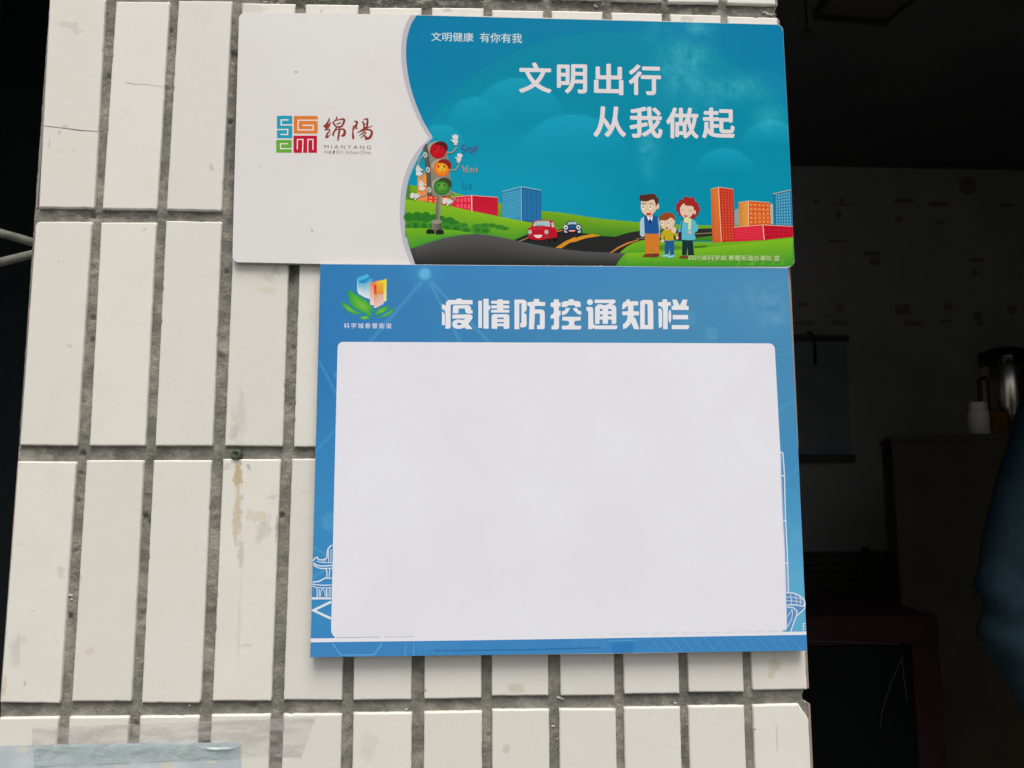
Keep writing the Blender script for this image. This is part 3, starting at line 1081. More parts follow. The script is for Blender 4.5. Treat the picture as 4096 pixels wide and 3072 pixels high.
# far hills
A.strip([r3(225, 655), r3(330, 680), r3(500, 700), r3(690, 728), r3(850, 780), r3(1220, 860), r3(1700, 950), r3(1900, 965), r3(2212, 1015), r4(300, 435), r4(640, 465), r4(1000, 487), r4(1340, 495), r4(2142, 492)],
        [r3(190, 1000), r3(1900, 1250), r4(300, 640), r4(2145, 660)], G1, G2, x0=r3(240, 0)[0], x1=r4(2138, 0)[0], n=70)
A.poly([(1631, 738), (1640, 740), (1650, 830), (1621, 812)], (70, 130, 35))


def cgrad(a, b, y0, y1):
    return lambda x, y: mixc(a, b, (y - y0) / (y1 - y0))


# buildings at the left
A.poly([(335, 560), (360, 540), (430, 535), (442, 548), (442, 845), (330, 835)], cgrad((225, 150, 60), (225, 130, 75), 690, 800), r3)
for i in range(13):
    A.strokes([(340, 640 + i * 15), (438, 632 + i * 15)], 3, (228, 150, 70), r3, .36)
A.poly([(438, 755), (692, 775), (692, 895), (442, 852)], (212, 62, 40), r3)
A.grid([(445, 778), (690, 792), (690, 880), (445, 862)], 4, 2, (.55, .55), (232, 140, 82), r3)
A.poly([(712, 800), (925, 778), (928, 948), (712, 905)], (214, 35, 62), r3)
A.grid([(758, 808), (920, 785), (922, 945), (758, 915)], 4, 2, (.62, .6), (225, 82, 100), r3)
A.poly([(933, 778), (1222, 802), (1224, 1008), (935, 950)], cgrad((190, 20, 45), (196, 30, 60), 780, 865), r3)
for i in range(9):
    A.strokes([(940, 800 + i * 18), (1218, 826 + i * 20)], 3, (172, 16, 40), r3, .36)
A.strokes([(712, 800), (928, 778), (1222, 801)], 6, (240, 170, 160), r3, .36)
A.strokes([(930, 778), (933, 950)], 11, (245, 200, 190), r3, .36)
A.poly([(1268, 738), (1475, 682), (1480, 1060), (1268, 1020)], cgrad((42, 130, 165), (48, 140, 182), 740, 880), r3)
for j in range(17):
    y = 760 + j * 17.5
    A.strokes([(1274, y), (1274 + (90 if j % 3 else 196), y - (90 if j % 3 else 196) * .17)], 6, (82, 172, 200), r3, .36)
    if j % 3:
        A.strokes([(1340 + 25 * (j % 2), y + 4 - 18), (1470, y - 38)], 6, (82, 172, 200), r3, .36)
A.poly([(1480, 682), (1700, 724), (1702, 1085), (1484, 1060)], cgrad((24, 92, 140), (28, 98, 150), 740, 880), r3)
A.grid([(1492, 705), (1696, 740), (1698, 1060), (1494, 1045)], 4, 15, (.80, .62), (38, 118, 168), r3)
A.strokes([(1268, 738), (1477, 681), (1700, 723)], 6, (150, 200, 220), r3, .36)
A.strokes([(1479, 681), (1482, 1060)], 9, (130, 180, 205), r3, .36)
# near hill
A.strip([r3(198, 822), r3(320, 835), r3(500, 865), r3(700, 900), r3(950, 955), r3(1220, 1010), r3(1450, 1052), r3(1600, 1085), r3(1920, 1148)],
        [r3(190, 1240), r3(960, 1240), r3(1400, 1290), r3(1560, 1210), r3(1920, 1160)], (128, 180, 32), (58, 142, 40), x0=r3(203, 0)[0], x1=r3(1920, 0)[0], n=60)
A.strip([r3(196, 830), r3(230, 830)], [r3(196, 1240), r3(230, 1240)], (128, 180, 32), (58, 142, 40), n=2)
# hedges
for (x, y, rx, ry) in ((235, 1020, 55, 55), (330, 1020, 62, 60), (425, 1022, 62, 60), (520, 1035, 55, 50), (590, 1055, 60, 52), (685, 1070, 62, 52), (745, 1100, 60, 45), (840, 1110, 50, 30), (1000, 1128, 75, 36), (1080, 1112, 60, 28), (1155, 1112, 55, 26), (1240, 1128, 62, 26), (1300, 1145, 50, 22)):
    A.ell(x, y, rx, ry, (44, 112, 36), r3, edge=(40, 120, 30) if x < 800 else (64, 138, 40), n=20)
for (x, y, rx, ry) in ((240, 1120, 50, 45), (310, 1115, 65, 62), (405, 1120, 60, 50), (500, 1125, 60, 50), (590, 1130, 55, 48), (655, 1135, 60, 52), (760, 1145, 70, 52), (870, 1165, 60, 38), (1000, 1165, 62, 40), (1080, 1170, 60, 36)):
    A.ell(x, y, rx, ry, (34, 98, 32), r3, edge=(62, 140, 42), n=20)
# grass at the lower left
A.strip([r3(192, 1138), r3(500, 1145), r3(750, 1165), r3(965, 1200)], [r3(192, 1385), r3(252, 1370), r3(430, 1310), r3(620, 1250), r3(800, 1222), r3(965, 1203)], (112, 172, 32), (62, 145, 45), x0=r3(252, 0)[0], n=30)
A.poly([r3(198, 1138), r3(256, 1140), r3(256, 1370), r3(250, 1372), r3(218, 1255)], cgrad((112, 172, 32), (62, 145, 45), r3(0, 1138)[1], r3(0, 1370)[1]))
# roads
A.poly([r3(1398, 1274), r3(1555, 1205), r3(1900, 1152), r3(1945, 1148), r4(60, 568), r4(250, 600), r4(420, 608), r4(640, 640), r4(690, 640), r4(560, 690), r4(470, 768), r4(0, 748), r3(1850, 1365)], (36, 37, 37))
A.poly([r4(395, 608), r4(470, 582), r4(560, 560), r4(640, 548), r4(1345, 524), r4(1348, 596), r4(1200, 614), r4(1000, 630), r4(640, 642)], (40, 42, 38))
A.strokes([r4(600, 628), r4(900, 600), r4(1180, 580), r4(1346, 568)], [3, 3, 4, 4], (128, 112, 85))
A.poly([r3(1858, 1357), r3(1960, 1290), r3(2080, 1235), r4(0, 622), r4(60, 600), r4(170, 580), r4(242, 590), r4(240, 600), r4(100, 622), r4(0, 657), r3(2020, 1300), r3(1920, 1365)], (205, 138, 35))
A.poly([r4(338, 767), r4(420, 708), r4(510, 664), r4(620, 634), r4(630, 640), r4(530, 676), r4(440, 716), r4(358, 768)], (190, 120, 50))
A.poly([r3(1450, 1284), r3(1550, 1244), r3(1558, 1250), r3(1462, 1290)], (170, 125, 75))
A.poly([r3(1865, 1172), r3(1935, 1160), r3(1938, 1168), r3(1868, 1184)], (200, 140, 50))
rt = [(1640, 996), r3(252, 1368), r3(430, 1310), r3(620, 1250), r3(800, 1220), r3(960, 1203), r3(1100, 1215), r3(1250, 1240), r3(1400, 1272), r3(1550, 1310), r3(1850, 1362), r3(2212, 1402), r4(0, 748), r4(500, 770)]
A.strip(rt, [(1640, 1000), (1663, 1057.5), (2000, 1060), (2350, 1062.5), (2500, 1063.5)], (82, 82, 80), (34, 37, 36), n=60, x0=1662, x1=r4(500, 0)[0])
A.poly([(1640.4, 996), (1663, 988), (1663, 1057), (1661, 1057)], cgrad((72, 72, 70), (36, 38, 37), 990, 1057))
# right-hand grass
A.strip([r4(440, 766), r4(500, 712), r4(560, 675), r4(640, 645), r4(700, 638), r4(900, 655), r4(1350, 660), r4(1700, 650), r4(2145, 610)], [r4(440, 770), r4(560, 772), r4(900, 760), r4(2150, 720)], (112, 172, 32), (70, 150, 42), n=50)
rb = [r4(405, 896), (2600, 1065), (3000, 1067), (3140, 1067)]
A.strip([r4(500, 768), r4(560, 765), r4(900, 750), r4(1300, 712), r4(1700, 668), r4(2146, 618)], [(2480, 1064), (2600, 1065), (3140, 1067), (3176, 1062)], (122, 180, 32), (52, 140, 40), n=50, x1=3173)
A.poly([r4(405, 893), r4(425, 850), r4(470, 795), r4(505, 768), r4(505, 894)], cgrad((105, 168, 38), (54, 140, 40), r4(0, 768)[1], r4(0, 894)[1]))
A.poly([(3172, 952), (3175, 1000), (3177.4, 1036), (3172, 1050)], (56, 140, 42))
for (a, b, c_) in (((1500, 850), (1560, 790), (1680, 760)), ((1600, 890), (1640, 800), (1760, 770)), ((1750, 890), (1740, 790), (1690, 740)), ((1830, 880), (1900, 800), (2040, 770)), ((1950, 885), (1960, 800), (1900, 720)), ((2030, 885), (2050, 820), (2130, 760)), ((1300, 860), (1400, 830), (1520, 840)), ((1700, 885), (1830, 830), (1990, 740))):
    A.strokes([a, b, c_], [14, 9, 1], (98, 165, 60), r4, .41)
A.poly([(1170, 700), (1300, 690), (1280, 712), (1180, 718)], (60, 112, 30), r4)
A.ell(900, 712, 150, 22, (78, 130, 36), r4)
# buildings at the right
A.poly([(1568, 345), (1612, 325), (1945, 283), (1950, 482), (1570, 490)], (165, 176, 168), r4)
A.poly([(1568, 345), (1612, 326), (1618, 500), (1570, 490)], (140, 155, 150), r4)
A.poly([(1945, 186), (1965, 183), (1972, 497), (1958, 495)], (30, 105, 150), r4)
A.poly([(1962, 183), (2122, 146), (2142, 502), (1968, 496)], (32, 112, 155), r4)
A.grid([(1970, 190), (2116, 160), (2130, 495), (1974, 492)], 6, 11, (.62, .66), (92, 170, 195), r4)
A.poly([(1608, 272), (1705, 256), (1706, 500), (1620, 512)], lambda x, y: mixc((200, 120, 45), (215, 150, 60), (x - 2950) / 45), r4)
for i in range(14):
    A.strokes([(1640, 285 + i * 16), (1700, 278 + i * 16)], 3, (222, 165, 80), r4, .4)
A.poly([(1706, 256), (1916, 272), (1926, 492), (1706, 500)], (205, 82, 30), r4)
A.grid([(1712, 268), (1912, 280), (1918, 480), (1712, 486)], 5, 5, (.60, .55), (222, 138, 72), r4)
for y in (345, 395, 440):
    A.strokes([(1745, y), (1890, y + 5)], 3, (225, 150, 95), r4, .4)
A.poly([(1336, 140), (1412, 120), (1440, 660), (1352, 661)], cgrad((212, 112, 38), (200, 80, 40), 750, 960), r4)
for i in range(34):
    A.strokes([(1368, 150 + i * 14.8), (1408 + i * .7, 142 + i * 15.2)], 3, (222, 140, 70), r4, .4)
A.poly([(1412, 120), (1558, 141), (1572, 652), (1440, 660)], (186, 48, 32), r4)
A.grid([(1432, 140), (1554, 156), (1562, 640), (1448, 645)], 4, 18, (.52, .50), (205, 88, 58), r4)
A.poly([(1562, 515), (1845, 491), (1860, 640), (1560, 655)], (205, 30, 55), r4)
for i in range(8):
    A.strokes([(1572, 532 + i * 14), (1852, 506 + i * 16.5)], 4, (222, 70, 88), r4, .4)
A.poly([(1845, 491), (2143, 505), (2146, 608), (1860, 640)], (190, 20, 48), r4)
A.grid([(1862, 500), (2142, 512), (2144, 602), (1868, 632)], 6, 3, (.66, .62), (168, 16, 42), r4)
for L in ([(1336, 139), (1411, 119), (1558, 140)], [(1608, 271), (1705, 255), (1916, 271)], [(1562, 514), (1845, 490), (2143, 504)], [(1945, 186), (2122, 146)]):
    A.strokes(L, 5, (225, 190, 160), r4, .4)
for L in ([(1411, 119), (1424, 380), (1440, 658)], [(1705, 255), (1706, 500)], [(1847, 490), (1860, 640)]):
    A.strokes(L, 8, (232, 185, 155), r4, .4)
A.build('landscape_print', M_print, up)

# people in the picture
SK, SK2 = (216, 190, 165), (205, 160, 140)
# man
A.poly([(636, 470), (650, 430), (680, 408), (690, 560), (682, 600), (660, 612), (640, 590)], (165, 195, 205), r4)
A.poly([(815, 420), (835, 440), (838, 600), (826, 640), (815, 600)], (140, 180, 195), r4)
A.poly([(684, 575), (830, 575), (828, 772), (762, 776), (752, 640), (745, 776), (692, 778)], (200, 118, 40), r4)
A.poly([(690, 775), (748, 772), (748, 806), (664, 808), (666, 795)], (122, 58, 34), r4)
A.poly([(752, 772), (825, 770), (828, 798), (800, 808), (740, 808)], (112, 52, 30), r4)
A.poly([(678, 402), (712, 400), (735, 460), (768, 400), (812, 408), (828, 560), (815, 580), (685, 575)], (28, 82, 148), r4)
A.poly([(706, 402), (768, 400), (738, 495)], (28, 58, 92), r4)
A.poly([(706, 404), (735, 398), (766, 402), (755, 455), (738, 428), (722, 450)], (225, 225, 220), r4)
A.poly([(730, 380), (765, 375), (760, 405), (738, 425), (725, 405)], SK2, r4)
A.poly(smooth_curve([(650, 270), (648, 330), (665, 372), (700, 398), (740, 396), (780, 370), (800, 330), (805, 250), (650, 230)], 4), SK, r4)
A.ell(810, 310, 18, 28, SK, r4)
A.poly(smooth_curve([(640, 198), (690, 192), (760, 184), (795, 195), (800, 215), (826, 240), (808, 290), (796, 310), (788, 270), (765, 240), (700, 262), (645, 250), (633, 225), (640, 198)], 3), (82, 42, 30), r4)
A.strokes([(655, 285), (680, 278), (695, 288)], 7, (90, 55, 40), r4, .4)
A.strokes([(728, 288), (750, 280), (765, 292)], 7, (90, 55, 40), r4, .4)
for cx in (670, 740):
    A.ell(cx + 2, 318, 20, 22, (232, 215, 200), r4)
    A.ell(cx, 314, 7, 8, (60, 48, 42), r4)
A.poly([(698, 375), (725, 376), (752, 366), (742, 392), (718, 398), (704, 390)], (186, 24, 34), r4)
# woman
A.poly([(1055, 640), (1158, 640), (1172, 790), (1112, 790), (1106, 700), (1098, 790), (1052, 785)], (20, 48, 50), r4)
A.poly([(1018, 806), (1060, 792), (1110, 796), (1112, 818), (1040, 820)], (115, 56, 32), r4)
A.poly(smooth_curve([(1022, 520), (1055, 440), (1150, 430), (1195, 475), (1212, 520), (1200, 555), (1172, 575), (1188, 620), (1160, 640), (1040, 636), (1000, 620), (1022, 520)], 3), (88, 178, 196), r4)
A.poly([(1012, 640), (1016, 560), (1050, 560), (1048, 640)], (70, 30, 44), r4)
A.strokes([(1064, 430), (1046, 480), (1040, 570)], 9, (62, 30, 50), r4, .4)
A.poly([(1104, 560), (1140, 545), (1146, 572), (1120, 578)], (215, 170, 160), r4)
A.poly(smooth_curve([(1000, 310), (990, 290), (1020, 270), (1028, 240), (1060, 240), (1078, 216), (1110, 214), (1130, 225), (1170, 222), (1182, 262), (1210, 275), (1215, 310), (1232, 330), (1215, 365), (1218, 385), (1190, 395), (1185, 425), (1150, 425), (1050, 400), (1020, 390), (1015, 360), (995, 345), (1000, 310)], 3), (155, 36, 32), r4)
A.poly(smooth_curve([(1032, 320), (1070, 278), (1090, 300), (1160, 310), (1165, 350), (1150, 395), (1105, 428), (1060, 412), (1036, 370), (1032, 320)], 4), SK, r4)
A.ell(1176, 366, 13, 22, SK, r4)
A.poly([(1072, 425), (1142, 425), (1140, 520), (1130, 540), (1112, 535), (1118, 470), (1075, 465)], (215, 212, 150), r4)
for (x, y) in ((1056, 342), (1132, 352)):
    A.strokes([(x - 14, y + 4), (x, y - 5), (x + 14, y + 4)], 4, (90, 60, 50), r4, .4)
A.poly([(1072, 392), (1108, 400), (1090, 416), (1078, 410)], (190, 24, 34), r4)
# boy
A.poly([(885, 640), (975, 640), (975, 790), (938, 795), (932, 700), (918, 790), (884, 785)], (30, 84, 142), r4)
A.poly([(856, 790), (918, 776), (922, 800), (862, 806)], (130, 195, 220), r4)
A.poly([(908, 800), (975, 782), (975, 806), (920, 818)], (130, 195, 220), r4)
A.poly([(842, 620), (852, 560), (880, 540), (970, 540), (1000, 575), (1012, 600), (990, 605), (968, 580), (972, 644), (882, 644), (882, 590), (865, 640)], (186, 164, 24), r4)
A.ell(860, 648, 18, 16, SK, r4)
A.ell(1004, 618, 14, 16, SK, r4)
A.ell(972, 540, 26, 30, SK, r4)
A.poly(smooth_curve([(838, 450), (840, 490), (860, 525), (900, 542), (945, 530), (972, 495), (980, 440), (900, 410), (838, 450)], 4), SK, r4)
A.poly(smooth_curve([(826, 450), (830, 410), (870, 375), (915, 368), (960, 380), (985, 420), (980, 450), (960, 425), (940, 418), (900, 445), (850, 445), (826, 450)], 3), (140, 68, 32), r4)
for cx in (860, 918):
    A.ell(cx, 478, 14, 17, (232, 215, 200), r4)
    A.ell(cx - 1, 474, 6, 7, (60, 48, 42), r4)
A.poly([(886, 516), (918, 514), (906, 534), (892, 530)], (186, 24, 34), r4)
A.build('family_print', M_print, up)

# traffic light in the picture
def glove(cx, cy, k, ang):
    ca_, sa_ = math.cos(R(ang)), math.sin(R(ang))

    def tf(x, y):
        return r3(cx + (x * ca_ - y * sa_) * k, cy + (x * sa_ + y * ca_) * k)
    A.ell(0, 0, 30, 32, (205, 205, 198), tf, n=16)
    for (x, y, a_) in ((-24, -48, -14), (-8, -58, -4), (9, -56, 5), (24, -44, 16)):
        A.ell(x, y, 9, 27, (214, 214, 208), tf, rot=a_, n=12)
    A.ell(-36, -8, 9, 24, (208, 208, 202), tf, rot=-48, n=12)
    A.poly([(-22, 30), (22, 30), (18, 46), (-18, 46)], (190, 190, 182), tf)


def arm(p, w_=10):
    A.strokes(smooth_curve(p, 4), w_, (150, 150, 138), r3, .36)


arm([(415, 325), (360, 370), (335, 450)], 14)
arm([(440, 500), (395, 540), (370, 620)], 14)
arm([(455, 730), (420, 770), (360, 790)], 14)
arm([(655, 305), (720, 300), (765, 240)], 14)
arm([(690, 495), (750, 495), (795, 430)], 14)
arm([(690, 735), (750, 770), (735, 840)], 14)
A.poly([(545, 780), (598, 780), (575, 1068), (528, 1064)], lambda x, y: mixc((85, 85, 75), (150, 148, 132), (x - 1741) / 22), r3)
A.poly([(488, 1075), (602, 1080), (580, 1168), (496, 1160)], lambda x, y: mixc((125, 120, 105), (75, 72, 65), (x - 1726) / 42), r3)
A.ell(544, 1070, 60, 24, (140, 138, 122), r3)
A.poly([(430, 1190), (432, 1160), (470, 1148), (520, 1165), (524, 1200), (432, 1202)], (30, 32, 32), r3)
A.poly([(532, 1200), (536, 1165), (590, 1152), (622, 1168), (622, 1206), (536, 1208)], (30, 32, 32), r3)
A.poly(smooth_curve([(395, 250), (440, 210), (470, 400), (490, 600), (488, 775), (440, 755), (430, 560), (395, 250)], 4), (84, 84, 74), r3)
A.poly(smooth_curve([(440, 215), (480, 190), (600, 182), (640, 250), (665, 350), (690, 520), (696, 700), (690, 780), (600, 786), (500, 780), (485, 640), (470, 430), (440, 215)], 4), (128, 128, 114), r3)
for (cx, cy, ca_, cb_, dk) in ((565, 285, (205, 22, 36), (170, 12, 26), (84, 26, 30)), (604, 482, (235, 190, 45), (222, 88, 28), (128, 34, 28)), (608, 688, (96, 170, 62), (30, 108, 40), (56, 68, 40))):
    A.poly(smooth_curve([(cx - 108, cy + 8), (cx - 118, cy - 50), (cx - 60, cy - 98), (cx + 10, cy - 100), (cx - 40, cy - 60), (cx - 70, cy - 10), (cx - 108, cy + 8)], 4), (158, 158, 142), r3)
    A.ell(cx - 5, cy - 4, 92, 92, ca_, r3, edge=cb_, n=32)
    A.poly(smooth_curve([(cx - 45, cy - 62), (cx - 20, cy - 98), (cx + 50, cy - 102), (cx + 96, cy - 66), (cx + 100, cy - 20), (cx + 80, cy + 5), (cx + 50, cy - 40), (cx + 5, cy - 62), (cx - 45, cy - 62)], 4), dk, r3)
    for sx in (-40, 22):
        A.ell(cx + sx, cy - 22, 9, 12, (50, 30, 25), r3, n=14)
    A.strokes([(cx - 2, cy - 8), (cx + 6, cy + 6), (cx - 6, cy + 12)], 4, (90, 40, 25), r3, .36)
A.strokes(smooth_curve([(552, 328), (568, 314), (590, 324)], 4), 5, (90, 20, 25), r3, .36)
A.strokes([(594, 516), (618, 516)], 5, (110, 50, 20), r3, .36)
A.strokes(smooth_curve([(582, 716), (610, 738), (638, 712)], 4), 5, (30, 60, 25), r3, .36)
for (x, y) in ((418, 330), (448, 496), (462, 716)):
    A.ell(x, y, 22, 32, (190, 190, 182), r3, rot=-12)
    A.ell(x, y, 12, 20, (140, 140, 130), r3, rot=-12)
glove(752, 180, .95, -4)
glove(790, 380, .85, 12)
glove(340, 490, .95, 172)
glove(372, 655, .95, 170)
glove(320, 782, .9, -88)
glove(680, 845, .95, -86)
# written words in crayon
PU, TN, TE = (92, 36, 118), (196, 150, 92), (10, 112, 130)
A.strokes(smooth_curve([(862, 228), (842, 214), (818, 240), (832, 262), (858, 272), (852, 294), (830, 300)], 3), 6, PU, r3, .4)
A.strokes([(880, 240), (884, 298)], 6, PU, r3, .4)
A.strokes([(864, 262), (902, 258)], 5, PU, r3, .4)
A.strokes(smooth_curve([(924, 244), (908, 262), (914, 296), (930, 298), (940, 268), (924, 244)], 3), 6, PU, r3, .4)
A.strokes([(956, 246), (962, 320)], 6, PU, r3, .4)
A.strokes(smooth_curve([(952, 250), (985, 238), (988, 262), (960, 282)], 3), 6, PU, r3, .4)
A.strokes([(826, 448), (848, 526), (862, 470), (882, 528), (888, 446)], 8, TN, r3, .36)
A.strokes([(904, 528), (922, 476), (930, 522), (936, 480)], 8, TN, r3, .36)
A.strokes([(950, 484), (956, 524)], 7, TN, r3, .36)
A.strokes([(980, 470), (986, 528)], 7, TN, r3, .36)
A.strokes([(966, 496), (1000, 490)], 6, TN, r3, .36)
A.strokes(smooth_curve([(840, 626), (832, 660), (838, 700), (862, 704), (878, 684), (868, 666), (856, 668)], 3), 5, TE, r3, .36)
A.strokes(smooth_curve([(916, 654), (904, 676), (914, 704), (930, 690), (930, 664), (916, 654)], 3), 5, TE, r3, .36)
A.build('traffic_light_print', M_print, up)

# cars in the picture
A.poly([(1560, 1250), (1800, 1262), (1800, 1295), (1785, 1290), (1780, 1262), (1590, 1252), (1585, 1272), (1562, 1268)], (14, 15, 16), r3)
A.poly([(1820, 1240), (1868, 1238), (1868, 1282), (1850, 1284), (1830, 1270)], (16, 17, 18), r3)
A.poly(smooth_curve([(1548, 1185), (1556, 1145), (1590, 1122), (1610, 1072), (1650, 1054), (1790, 1052), (1832, 1068), (1852, 1120), (1872, 1180), (1870, 1240), (1820, 1252), (1790, 1255), (1700, 1272), (1640, 1270), (1560, 1252), (1548, 1185)], 3), (182, 18, 40), r3)
A.poly([(1606, 1118), (1626, 1072), (1660, 1062), (1776, 1060), (1798, 1076), (1796, 1124), (1720, 1118)], (158, 186, 190), r3)
A.poly([(1812, 1076), (1832, 1076), (1850, 1128), (1818, 1132)], (176, 190, 190), r3)
A.strokes([(1632, 1124), (1680, 1108), (1716, 1120)], 5, (40, 30, 32), r3, .36)
A.strokes([(1715, 1108), (1745, 1122)], 5, (40, 30, 32), r3, .36)
A.poly([(1570, 1150), (1620, 1142), (1760, 1146), (1745, 1156), (1620, 1154)], (205, 48, 66), r3)
for cx in (1576, 1758):
    A.ell(cx, 1184, 24, 26, (128, 140, 130), r3)
    A.ell(cx, 1182, 16, 18, (222, 222, 205), r3)
    A.ell(cx, 1182, 7, 9, (35, 38, 40), r3)
A.poly([(1612, 1218), (1712, 1214), (1706, 1236), (1680, 1250), (1640, 1246)], (228, 214, 208), r3)
A.strokes([(1620, 1230), (1700, 1230)], 2.4, (190, 120, 120), r3, .36)
A.poly([(1548, 1212), (1580, 1218), (1580, 1234), (1552, 1230)], (75, 78, 80), r3)
A.poly([(1740, 1236), (1790, 1226), (1792, 1240), (1742, 1250)], (70, 72, 74), r3)
A.poly(smooth_curve([(1946, 1110), (1980, 1096), (1996, 1068), (2030, 1062), (2080, 1064), (2102, 1092), (2134, 1104), (2146, 1150), (2146, 1206), (2118, 1210), (2108, 1188), (1970, 1184), (1962, 1206), (1942, 1200), (1946, 1110)], 3), (24, 44, 70), r3)
A.poly([(1988, 1104), (2004, 1072), (2080, 1070), (2102, 1102), (2044, 1096)], (165, 192, 200), r3)
A.poly([(1994, 1124), (2044, 1100), (2100, 1122), (2080, 1146), (2010, 1146)], (34, 74, 130), r3)
for cx in (1972, 2112):
    A.ell(cx, 1132, 24, 26, (205, 212, 208), r3)
    A.ell(cx, 1134, 9, 11, (24, 28, 32), r3)
A.poly([(1986, 1164), (2092, 1160), (2070, 1180), (2020, 1184)], (188, 30, 44), r3)
A.poly([(2000, 1167), (2078, 1164), (2062, 1174), (2020, 1176)], (228, 224, 220), r3)
A.poly([(1950, 1160), (1982, 1178), (1990, 1190), (1960, 1188)], (192, 205, 210), r3)
A.poly([(2102, 1178), (2134, 1158), (2134, 1190), (2104, 1190)], (192, 205, 210), r3)
A.build('car_print', M_print, up)

# slogans
ztop_print = A.z
A.z = .06
WH = (214, 210, 212)
for ch, x0_, y0_, x1_, y1_ in (('文', 140, 460, 380, 686), ('明', 420, 473, 642, 690), ('出', 693, 470, 910, 700), ('行', 948, 476, 1187, 702),
                               ('从', 688, 784, 930, 1012), ('我', 955, 786, 1198, 1018), ('做', 1225, 792, 1465, 1022), ('起', 1490, 794, 1732, 1022)):
    a, b = r2(x0_, y0_), r2(x1_, y1_)
    A.text(ch, (a[0], a[1], b[0], b[1]), WH, .018, .024, 0)
    if ch in '行起':
        A.build('slogan_line', M_print, up)
A.text('文明健康', (1725, 129.5, 1894, 166), (188, 214, 220), .02, .010)
A.build('motto', M_print, up)
A.text('有你有我', (1919, 132.5, 2088, 171), (188, 214, 220), .02, .010)
A.build('motto', M_print, up)
PB = (186, 205, 150)
A.z = ztop_print
for t_, x0_, x1_, y0_ in (('四川省科学城', 1118, 1490, 787), ('春雷街道办事处', 1507, 1938, 789), ('宣', 1956, 2013, 791)):
    a, b = r4(x0_, y0_), r4(x1_, y0_ + 54)
    A.text(t_, (a[0], a[1], b[0], b[1]), PB, .006, .012)
A.build('publisher_line', M_print, up)


# city emblem on the white part
def lg(x, y):
    return (1080 + x * .19892, 440 + y * .19892)


def rrect(x0_, y0_, x1_, y1_, r_, sk=0.0):
    pts = []
    for (cx, cy, a) in ((x1_ - r_, y0_ + r_, 90), (x0_ + r_, y0_ + r_, 180), (x0_ + r_, y1_ - r_, 270), (x1_ - r_, y1_ - r_, 0)):
        for i in range(4):
            q = R(a - 90 + 30 * i) if a == 90 else R((a - 90) + 30 * i)
            pts.append((cx + r_ * math.cos(q), cy - r_ * math.sin(q)))
    return pts


CY, OR_, RD, GN = (34, 152, 178), (212, 122, 52), (182, 24, 52), (96, 164, 58)
BW = (222, 214, 210)
A.z = .05
for (q, col) in ((rrect(140, 115, 448, 568, 14), CY), (rrect(478, 120, 960, 475, 14), OR_), (rrect(472, 515, 945, 862, 14), RD), (rrect(125, 602, 436, 858, 14), GN)):
    A.poly(q, col, lg)
for p, k in (([(375, 198), (226, 200), (224, 298), (450, 300)], 32), ([(130, 392), (358, 392), (354, 494), (208, 490)], 30), ([(962, 206), (568, 206), (564, 400), (868, 400), (870, 308), (655, 308)], 30),
             ([(548, 795), (552, 592), (662, 592), (654, 864)], 28), ([(758, 864), (762, 592), (866, 592), (862, 800)], 28), ([(365, 678), (214, 678), (210, 778), (438, 778)], 28)):
    A.strokes(p, k * .82, BW, lg, .19892)
A.build('city_emblem', M_print, up)
BR = (140, 58, 46)
brush = [
    # first character
    ([(1182, 150), (1190, 195), (1150, 270), (1085, 345)], [6, 26, 34, 48]), ([(1225, 245), (1190, 290), (1100, 352)], [14, 30, 34]), ([(1210, 300), (1165, 350), (1112, 400), (1200, 385)], [16, 28, 20, 26]),
    ([(1210, 400), (1185, 440), (1150, 480), (1130, 565)], [22, 26, 30, 44]), ([(1235, 450), (1190, 515), (1140, 560)], [4, 16, 34]),
    ([(1325, 132), (1345, 160), (1310, 215), (1258, 245)], [8, 26, 22, 10]), ([(1262, 245), (1300, 300), (1322, 335)], [24, 30, 16]), ([(1320, 215), (1400, 190), (1480, 185), (1490, 230), (1440, 330), (1400, 345)], [12, 20, 34, 38, 28, 16]),
    ([(1330, 290), (1400, 262), (1425, 250)], [14, 22, 16]), ([(1315, 330), (1380, 340), (1430, 328)], [20, 30, 20]), ([(1345, 345), (1300, 420), (1265, 500), (1280, 525)], [22, 32, 30, 6]),
    ([(1320, 400), (1400, 385), (1480, 390), (1505, 440), (1480, 510), (1430, 515)], [14, 22, 30, 44, 46, 18]), ([(1395, 340), (1392, 430), (1375, 540), (1365, 630)], [18, 34, 34, 12]),
    # second character
    ([(1690, 222), (1735, 235), (1755, 255), (1725, 330), (1755, 385)], [12, 34, 30, 36, 20]), ([(1720, 300), (1680, 350), (1665, 420), (1675, 560), (1690, 580)], [14, 24, 22, 42, 14]), ([(1665, 310), (1690, 350), (1690, 400)], [8, 26, 20]),
    ([(1870, 205), (1930, 180), (1960, 190), (1958, 260), (1945, 400)], [12, 24, 34, 34, 28]), ([(1840, 235), (1875, 250), (1890, 330), (1880, 420)], [10, 30, 28, 22]), ([(1885, 290), (1950, 278)], [14, 16]), ([(1885, 350), (1945, 340)], [16, 18]),
    ([(1820, 412), (1900, 372), (1980, 350), (2055, 325)], [12, 24, 14, 10]), ([(1960, 340), (2000, 340), (2060, 318)], [8, 12, 14]),
    ([(1750, 460), (1830, 420), (1930, 395), (2010, 400), (2050, 450), (2010, 550), (1940, 580), (1900, 560)], [10, 26, 22, 28, 40, 44, 36, 14]), ([(1790, 515), (1860, 470), (1900, 420)], [8, 22, 26]), ([(1820, 565), (1890, 505), (1935, 440)], [10, 22, 24]),
    ([(1900, 520), (1960, 560)], [26, 24]),
]
